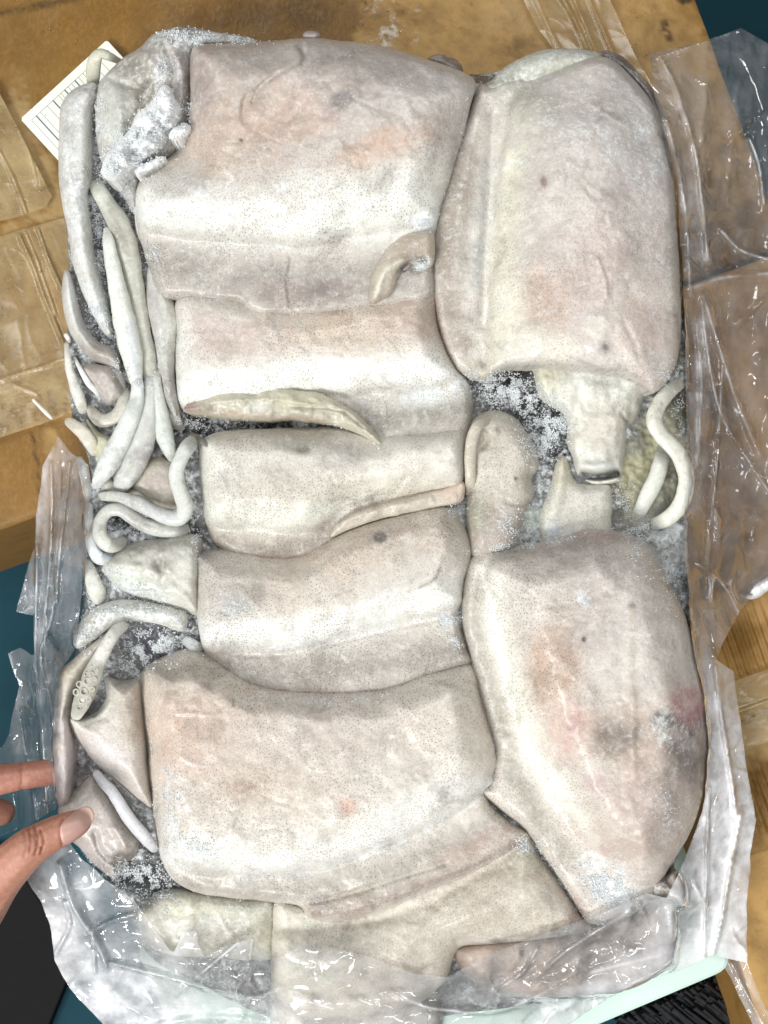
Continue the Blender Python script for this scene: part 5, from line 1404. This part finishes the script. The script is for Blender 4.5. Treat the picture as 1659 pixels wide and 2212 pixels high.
V[:, :, 0] += wx[:, None]; V[:, :, 1] += wy[:, None]; V[:, :, 2] += (z + r * K * RNG.uniform(0.0, 0.7, n))[:, None]
F = (CRF[None] + 6 * np.arange(n)[:, None, None]).reshape(-1, 3)
fo = make_obj('frost_crystals', V.reshape(-1, 3).tolist(), F.tolist(), FROST, None, None, False)
tag(fo, 'loose white frost crystals sprinkled over the squid and in the gaps', 'frost', kind='stuff')

# ------------------------------------------------------------------ the clear bag
bag = thing('plastic_bag', 'crumpled clear plastic bag opened round the squid block', 'bag', 830, 1500, -0.078)
zr = rbf([(1405, 118, -.045), (1440, 200, -.022), (1452, 300, -.018), (1462, 420, -.020), (1478, 600, -.03), (1486, 900, -.036), (1486, 1200, -.034), (1500, 1420, -.03), (1470, 150, -.045),
          (1500, 350, -.04), (1520, 500, -.055), (1600, 100, -.075), (1700, 300, -.083), (1650, 600, -.080), (1600, 900, -.080), (1700, 1000, -.083), (1580, 1300, -.075), (1560, 1000, -.074), (1540, 750, -.066), (1780, 700, -.085)])
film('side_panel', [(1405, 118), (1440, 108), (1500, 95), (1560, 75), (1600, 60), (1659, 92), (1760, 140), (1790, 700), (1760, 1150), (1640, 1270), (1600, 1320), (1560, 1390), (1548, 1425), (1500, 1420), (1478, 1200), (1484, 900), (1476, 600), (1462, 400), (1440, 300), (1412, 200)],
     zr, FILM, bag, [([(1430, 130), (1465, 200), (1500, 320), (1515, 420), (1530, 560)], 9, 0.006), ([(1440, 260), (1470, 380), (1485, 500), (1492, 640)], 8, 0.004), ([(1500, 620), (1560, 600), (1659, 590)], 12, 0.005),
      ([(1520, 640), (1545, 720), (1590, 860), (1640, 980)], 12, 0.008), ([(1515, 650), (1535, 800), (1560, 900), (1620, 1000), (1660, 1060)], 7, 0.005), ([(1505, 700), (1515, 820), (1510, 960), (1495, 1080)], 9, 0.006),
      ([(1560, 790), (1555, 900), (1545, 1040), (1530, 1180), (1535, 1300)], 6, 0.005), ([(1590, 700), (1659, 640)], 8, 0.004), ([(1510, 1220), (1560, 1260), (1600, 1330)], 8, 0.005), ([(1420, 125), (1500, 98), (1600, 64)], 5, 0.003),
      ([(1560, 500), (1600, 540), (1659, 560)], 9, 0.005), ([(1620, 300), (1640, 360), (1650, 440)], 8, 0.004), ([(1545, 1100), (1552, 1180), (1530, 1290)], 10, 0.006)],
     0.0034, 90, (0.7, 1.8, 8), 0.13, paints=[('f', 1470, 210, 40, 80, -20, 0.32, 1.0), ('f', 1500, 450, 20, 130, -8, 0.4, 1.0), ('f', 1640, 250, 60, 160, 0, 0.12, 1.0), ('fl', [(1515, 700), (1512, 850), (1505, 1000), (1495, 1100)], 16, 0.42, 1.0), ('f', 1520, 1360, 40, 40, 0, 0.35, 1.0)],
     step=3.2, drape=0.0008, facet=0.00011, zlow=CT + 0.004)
zb = rbf([(60, 1905, -.040), (130, 1860, -.034), (90, 1790, -.045), (110, 2050, -.05), (240, 2220, -.07), (240, 1930, -.035), (330, 2010, -.036), (400, 2060, -.034), (540, 2040, -.030), (700, 2060, -.026), (900, 2110, -.026), (1060, 2080, -.028), (1250, 2020, -.028), (1400, 1950, -.030),
          (300, 2290, -.075), (700, 2290, -.070), (1150, 2260, -.072), (1370, 2125, -.070), (1520, 2000, -.066), (1480, 1860, -.048), (1530, 1650, -.040), (1500, 1430, -.036), (1590, 1500, -.068), (1620, 1770, -.074), (1610, 2050, -.074), (1230, 2130, -.045), (800, 2190, -.042), (420, 2150, -.052)])
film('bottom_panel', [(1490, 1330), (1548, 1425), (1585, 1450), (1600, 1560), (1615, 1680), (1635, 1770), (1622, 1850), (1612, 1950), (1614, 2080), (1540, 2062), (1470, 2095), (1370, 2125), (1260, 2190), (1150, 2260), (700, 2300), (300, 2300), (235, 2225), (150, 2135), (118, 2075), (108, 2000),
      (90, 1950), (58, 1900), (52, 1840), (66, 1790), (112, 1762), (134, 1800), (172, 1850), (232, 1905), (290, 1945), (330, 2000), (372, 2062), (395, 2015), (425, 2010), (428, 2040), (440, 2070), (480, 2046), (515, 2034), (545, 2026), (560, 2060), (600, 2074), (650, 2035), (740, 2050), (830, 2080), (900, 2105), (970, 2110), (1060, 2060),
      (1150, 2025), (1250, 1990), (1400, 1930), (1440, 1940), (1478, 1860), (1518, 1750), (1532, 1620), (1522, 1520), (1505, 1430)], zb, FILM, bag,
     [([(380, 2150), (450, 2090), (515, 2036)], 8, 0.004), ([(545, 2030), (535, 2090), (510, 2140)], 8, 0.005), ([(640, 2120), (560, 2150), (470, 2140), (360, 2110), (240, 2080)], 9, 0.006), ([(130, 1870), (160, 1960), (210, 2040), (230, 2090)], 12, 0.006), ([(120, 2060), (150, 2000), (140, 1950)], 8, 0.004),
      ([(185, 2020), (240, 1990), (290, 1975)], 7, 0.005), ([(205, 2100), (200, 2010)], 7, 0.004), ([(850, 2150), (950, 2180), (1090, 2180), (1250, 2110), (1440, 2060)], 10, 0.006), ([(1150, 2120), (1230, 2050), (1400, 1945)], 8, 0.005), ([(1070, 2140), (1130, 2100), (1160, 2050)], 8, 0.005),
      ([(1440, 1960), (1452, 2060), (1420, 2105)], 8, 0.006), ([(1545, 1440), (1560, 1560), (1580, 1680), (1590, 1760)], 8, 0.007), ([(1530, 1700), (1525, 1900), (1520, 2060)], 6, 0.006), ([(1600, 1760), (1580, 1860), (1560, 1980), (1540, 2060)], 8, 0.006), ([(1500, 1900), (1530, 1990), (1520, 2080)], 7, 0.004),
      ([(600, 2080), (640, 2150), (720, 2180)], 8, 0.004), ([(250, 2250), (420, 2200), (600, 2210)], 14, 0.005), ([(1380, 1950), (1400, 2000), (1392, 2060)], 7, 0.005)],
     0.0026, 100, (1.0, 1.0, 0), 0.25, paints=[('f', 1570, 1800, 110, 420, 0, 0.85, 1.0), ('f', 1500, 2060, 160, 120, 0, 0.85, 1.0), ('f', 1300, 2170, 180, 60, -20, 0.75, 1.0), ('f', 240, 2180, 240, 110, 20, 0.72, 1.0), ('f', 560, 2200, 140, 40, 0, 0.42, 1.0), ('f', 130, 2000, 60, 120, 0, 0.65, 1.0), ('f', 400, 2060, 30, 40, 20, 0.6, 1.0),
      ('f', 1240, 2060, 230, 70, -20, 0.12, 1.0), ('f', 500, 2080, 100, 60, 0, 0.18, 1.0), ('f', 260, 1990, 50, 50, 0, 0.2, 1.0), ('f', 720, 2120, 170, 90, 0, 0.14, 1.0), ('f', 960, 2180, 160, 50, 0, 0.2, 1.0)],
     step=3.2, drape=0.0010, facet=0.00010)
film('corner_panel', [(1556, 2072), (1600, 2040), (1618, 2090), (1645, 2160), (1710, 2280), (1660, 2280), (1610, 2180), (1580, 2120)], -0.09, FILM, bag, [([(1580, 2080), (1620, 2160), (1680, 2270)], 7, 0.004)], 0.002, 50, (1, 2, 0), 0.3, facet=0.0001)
zl = rbf([(190, 1010, -.036), (188, 1100, -.036), (180, 1250, -.036), (165, 1390, -.036), (125, 1460, -.034), (113, 1600, -.030), (118, 1740, -.034), (125, 940, -.05), (90, 1010, -.07), (75, 1180, -.085), (35, 1322, -.11), (20, 1412, -.12), (15, 1600, -.12), (-60, 1700, -.13), (60, 1770, -.08), (0, 1800, -.10), (110, 1250, -.062), (80, 1500, -.07)])
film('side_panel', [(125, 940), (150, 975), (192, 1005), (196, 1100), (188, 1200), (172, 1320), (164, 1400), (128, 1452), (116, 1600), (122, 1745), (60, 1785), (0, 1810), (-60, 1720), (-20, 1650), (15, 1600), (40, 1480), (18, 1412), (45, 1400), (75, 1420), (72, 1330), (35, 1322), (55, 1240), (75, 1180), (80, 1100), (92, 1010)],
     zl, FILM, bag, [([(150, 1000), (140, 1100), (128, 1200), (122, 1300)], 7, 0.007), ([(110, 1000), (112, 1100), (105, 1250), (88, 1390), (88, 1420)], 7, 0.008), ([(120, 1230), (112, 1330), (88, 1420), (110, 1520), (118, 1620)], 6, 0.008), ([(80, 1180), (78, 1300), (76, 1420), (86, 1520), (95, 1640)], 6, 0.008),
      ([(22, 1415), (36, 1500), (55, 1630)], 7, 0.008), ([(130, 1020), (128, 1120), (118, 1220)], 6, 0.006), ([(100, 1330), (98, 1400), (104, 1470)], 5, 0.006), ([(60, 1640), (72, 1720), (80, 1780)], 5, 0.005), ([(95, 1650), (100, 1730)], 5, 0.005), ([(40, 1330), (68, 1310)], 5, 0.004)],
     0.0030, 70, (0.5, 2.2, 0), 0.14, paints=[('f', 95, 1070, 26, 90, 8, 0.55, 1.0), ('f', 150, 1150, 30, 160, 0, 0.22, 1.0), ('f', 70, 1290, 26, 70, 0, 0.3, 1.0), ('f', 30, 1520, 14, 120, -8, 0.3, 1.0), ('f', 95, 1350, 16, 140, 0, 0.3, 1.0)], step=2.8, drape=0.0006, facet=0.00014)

# ------------------------------------------------------------------ the hand
hand_t = thing('person', 'bare left hand pinching the squid edge between thumb and forefinger', 'person', -150, 1900, -0.08)


def capsule_mesh(bm, pts):
    """overlapping balls along a curve; pts are (x, y, z, r) with r in layout units"""
    c = np.array(pts, float)
    q = open_curve(c[:, [0, 1, 2, 3]] * np.array([1, 1, 1, 1]), 5.0)
    for x_, y_, z_, r_ in q:
        wx, wy = P(x_, y_, z_)
        m = bmesh.ops.create_icosphere(bm, subdivisions=2, radius=r_ * K)
        bmesh.ops.translate(bm, verts=m['verts'], vec=(wx, wy, z_))


bm = bmesh.new()
capsule_mesh(bm, [(170, 1776, .0075, 28), (150, 1786, .0085, 33), (125, 1796, .009, 36), (95, 1812, .010, 39), (66, 1830, .011, 43), (30, 1862, .008, 48), (-15, 1912, .000, 56), (-70, 1985, -.012, 70), (-130, 2040, -.022, 84)])
capsule_mesh(bm, [(150, 1668, -.036, 27), (118, 1668, -.035, 30), (80, 1672, -.033, 32), (40, 1677, -.031, 33), (0, 1684, -.029, 36), (-60, 1696, -.026, 39), (-140, 1720, -.024, 46), (-230, 1790, -.026, 56)])
capsule_mesh(bm, [(4, 1756, -.046, 31), (-20, 1752, -.043, 34), (-70, 1756, -.040, 37), (-150, 1780, -.038, 44), (-240, 1830, -.036, 54)])
capsule_mesh(bm, [(-40, 1830, -.058, 32), (-90, 1820, -.054, 36), (-170, 1835, -.048, 44), (-250, 1870, -.042, 54)])
capsule_mesh(bm, [(-110, 1895, -.066, 28), (-150, 1885, -.062, 32), (-210, 1890, -.054, 40), (-270, 1910, -.046, 52)])
capsule_mesh(bm, [(-130, 2040, -.028, 84), (-200, 1990, -.032, 84), (-250, 1900, -.036, 76), (-280, 1960, -.036, 84), (-330, 2060, -.04, 90), (-420, 2190, -.05, 84), (-540, 2360, -.06, 80), (-640, 2520, -.07, 84)])
me = bpy.data.meshes.new('hand_raw')
bm.to_mesh(me); bm.free()
raw = bpy.data.objects.new('hand_raw', me)
scene.collection.objects.link(raw)
md = raw.modifiers.new('r', 'REMESH'); md.mode = 'VOXEL'; md.voxel_size = 0.00075
ms = raw.modifiers.new('s', 'SMOOTH'); ms.iterations = 14; ms.factor = 0.6
dg = bpy.context.evaluated_depsgraph_get()
ev_ = raw.evaluated_get(dg)
m2 = bpy.data.meshes.new_from_object(ev_)
bpy.data.objects.remove(raw)
nv = len(m2.vertices)
co = np.empty(nv * 3, np.float32); m2.vertices.foreach_get('co', co); co = co.reshape(-1, 3).astype(float)
nor = np.empty(nv * 3, np.float32); m2.vertex_normals.foreach_get('vector', nor); nor = nor.reshape(-1, 3).astype(float)
f_ = K * (H - co[:, 2]) / H
lx, ly = co[:, 0] / f_ + CX, -co[:, 1] / f_ + CY
up = (co[:, 2] > -0.012) & (nor[:, 2] > 0.1)
disp = np.zeros(nv)
skin_lines = [([(62, 1790), (66, 1812), (64, 1838)], 2.6, -0.0007), ([(74, 1786), (82, 1815), (76, 1846)], 2.6, -0.0008), ([(86, 1792), (95, 1818), (88, 1844)], 2.6, -0.0007), ([(70, 1800), (80, 1822), (92, 1834)], 2.2, -0.0005),
              ([(52, 1800), (56, 1820), (52, 1850)], 3, -0.0004), ([(136, 1768), (129, 1788), (134, 1828)], 2.6, -0.0006)]
lineamt = np.zeros(nv)
for pts, w, h_ in skin_lines:
    d, _, _ = line_dist(lx, ly, open_curve(pts, 4))
    g = np.exp(-(d / w) ** 2) * up
    disp += h_ * g
    lineamt = np.maximum(lineamt, g * abs(h_) / 0.0008)
low = (~up) & (co[:, 2] < -0.012)
for pts, w, h_ in [([(44, 1640), (48, 1680), (44, 1715)], 3, -0.0006), ([(50, 1642), (54, 1680), (50, 1712)], 2.5, -0.0003)]:
    d, _, _ = line_dist(lx, ly, open_curve(pts, 4))
    disp += h_ * np.exp(-(d / w) ** 2) * low
co = co + nor * disp[:, None]
co2 = co - np.array(hand_t.location)[None]
m2.vertices.foreach_set('co', co2.astype(np.float32).ravel())
colh = np.tile(lin((172, 122, 102)), (nv, 1))


def blend(c, w):
    global colh
    colh = colh * (1 - w[:, None]) + lin(c)[None] * w[:, None]


blend((184, 126, 112), np.exp(-(((lx - 175) / 40) ** 2 + ((ly - 1780) / 40) ** 2)) * 0.8)
blend((164, 110, 90), np.exp(-(((lx - 80) / 26) ** 2 + ((ly - 1816) / 34) ** 2)) * 0.6)
blend((164, 110, 96), np.exp(-(((lx - 60) / 90) ** 2 + ((ly - 1680) / 50) ** 2)) * 0.7)
blend((120, 66, 46), np.clip(lineamt, 0, 1) * 0.75)
for i_, (nm, dt_, val) in enumerate((('pigment', 'FLOAT_COLOR', None), ('spots', 'FLOAT', 0), ('frost', 'FLOAT', 0))):
    at_ = m2.attributes.new(nm, dt_, 'POINT')
    if val is None:
        rg = np.ones((nv, 4), np.float32); rg[:, :3] = colh
        at_.data.foreach_set('color', rg.ravel())
m2.polygons.foreach_set('use_smooth', [True] * len(m2.polygons))
m2.name = 'hand'
m2.materials.clear(); m2.materials.append(skin_material())
hand = bpy.data.objects.new('hand', m2)
link(hand, hand_t)
# nail set on the thumb
bvh = BVHTree.FromPolygons([tuple(v) for v in co], [tuple(p.vertices) for p in m2.polygons])
npoly = closed_curve([(131, 1786), (138, 1773), (155, 1760), (173, 1752), (187, 1755), (194, 1768), (192, 1783), (178, 1800), (156, 1818), (140, 1826), (133, 1812)], 3)
Xn, Yn = np.meshgrid(np.arange(124, 202, 1.5), np.arange(1742, 1836, 1.5))
Dn, NXn, NYn = sdf(Xn, Yn, npoly)
Zn = np.zeros(Xn.shape)
for i in range(Xn.shape[0]):
    for j in range(Xn.shape[1]):
        xx, yy = (Xn[i, j], Yn[i, j]) if Dn[i, j] > 0 else (NXn[i, j], NYn[i, j])
        wx, wy = P(xx, yy, 0.015)
        hit = bvh.ray_cast(Vector((wx, wy, 0.2)), Vector((0, 0, -1)))
        Zn[i, j] = hit[0].z if hit[0] is not None else np.nan
Zn = np.where(np.isnan(Zn), np.nanmin(Zn), Zn)
Zn = blur(Zn, 3) + 0.0001 + 0.0006 * dome(np.maximum(Dn, 0), 5, 0.0)
x, y, z, F = sheet_mesh(Xn, Yn, Dn, NXn, NYn, Zn)
wx, wy = P(x, y, 0.015)
nail_col = paint(x, y, (192, 144, 132), [('c', 188, 1768, 10, 20, -30, (202, 164, 148), 0.8), ('cl', [(134, 1815), (133, 1790), (142, 1772)], 5, (200, 150, 136), 0.8)], 0, 0, 5, 0.03)
nailm, nnt, nout = new_mat('thumb_nail')
nb = node(nnt, 'ShaderNodeBsdfPrincipled')
nnt.links.new(attr(nnt, 'pigment', 'Color'), nb.inputs['Base Color'])
nb.inputs['Roughness'].default_value = 0.4
nnt.links.new(nb.outputs[0], nout.inputs['Surface'])
V = np.stack([wx, wy, z], 1) - np.array(hand_t.location)[None]
nail = make_obj('thumbnail', V.tolist(), F.tolist(), nailm, hand, nail_col)

# ------------------------------------------------------------------ water drops on the tape and carton
dv, df = [], []
nb_ = 0
hemi = []
for i in range(4):
    ph = i / 3.5 * math.pi / 2
    for j in range(8):
        th = j / 8 * 2 * math.pi
        hemi.append((math.cos(ph) * math.cos(th), math.cos(ph) * math.sin(th), math.sin(ph)))
hemi = np.array(hemi)
hf = [(i * 8 + j, i * 8 + (j + 1) % 8, (i + 1) * 8 + (j + 1) % 8, (i + 1) * 8 + j) for i in range(3) for j in range(8)] + [tuple(24 + j for j in range(8))]
allv, allf = [], []
for k in range(520):
    if k < 300:
        x, y = random.uniform(-20, 140), random.choice([random.gauss(850, 40), random.gauss(640, 90), random.gauss(900, 20)])
    elif k < 400:
        x, y = random.uniform(-10, 110), random.uniform(230, 470)
    else:
        x, y = random.uniform(0, 1450), random.uniform(-20, 140)
    rr = random.uniform(1.2, 3.2) * K * (1.4 if y > 830 else 1)
    zz = CT + (0.0085 if 780 < y < 950 else 0.0062 if 470 < y <= 780 else 0.0055)
    if k >= 400:
        zz = CT + 0.001
    wx, wy = P(x, y, zz)
    v = hemi * np.array([rr, rr * random.uniform(.8, 1.3), rr * 0.55]) + np.array([wx, wy, zz])
    b0 = len(allv)
    allv += v.tolist()
    allf += [tuple(q_ + b0 for q_ in f) for f in hf]
dm, dnt, dout = new_mat('water_drop')
db = node(dnt, 'ShaderNodeBsdfPrincipled')
db.inputs['Base Color'].default_value = (1, 1, 1, 1)
db.inputs['Roughness'].default_value = 0.04
db.inputs['Transmission Weight'].default_value = 1.0
db.inputs['IOR'].default_value = 1.33
dnt.links.new(db.outputs[0], dout.inputs['Surface'])
wd = make_obj('water_drops', allv, allf, dm)
tag(wd, 'small water drops beaded on the tape and wet carton', 'water', kind='stuff')

# ------------------------------------------------------------------ small things lying about
st_ = thing('plastic_strip', 'short thin white plastic strip lying on the tape at the left', 'strip', 92, 885, CT)
tube('strip', [(70, 862, 3, CT + .016), (84, 876, 4, CT + .014), (100, 892, 5, CT + .011), (114, 906, 3, CT + .009)], plain('white_strip', (226, 222, 212), 0.4, 0.4), st_, seg=8, sink=0, hm=False)
il = piece('ice_lump', [(1608, 1288), (1622, 1268), (1645, 1252), (1680, 1240), (1690, 1262), (1660, 1276), (1640, 1290), (1620, 1296)], CT + .002, 0.012, 14, ICEW, None, base=(240, 241, 240), frost=0.8, step=2, rough=0.002, fine=0.0014, jag=4, zbot=CT - .001, hm=False)
tag(il, 'white ice chunk lying alone on the right hand carton', 'ice')
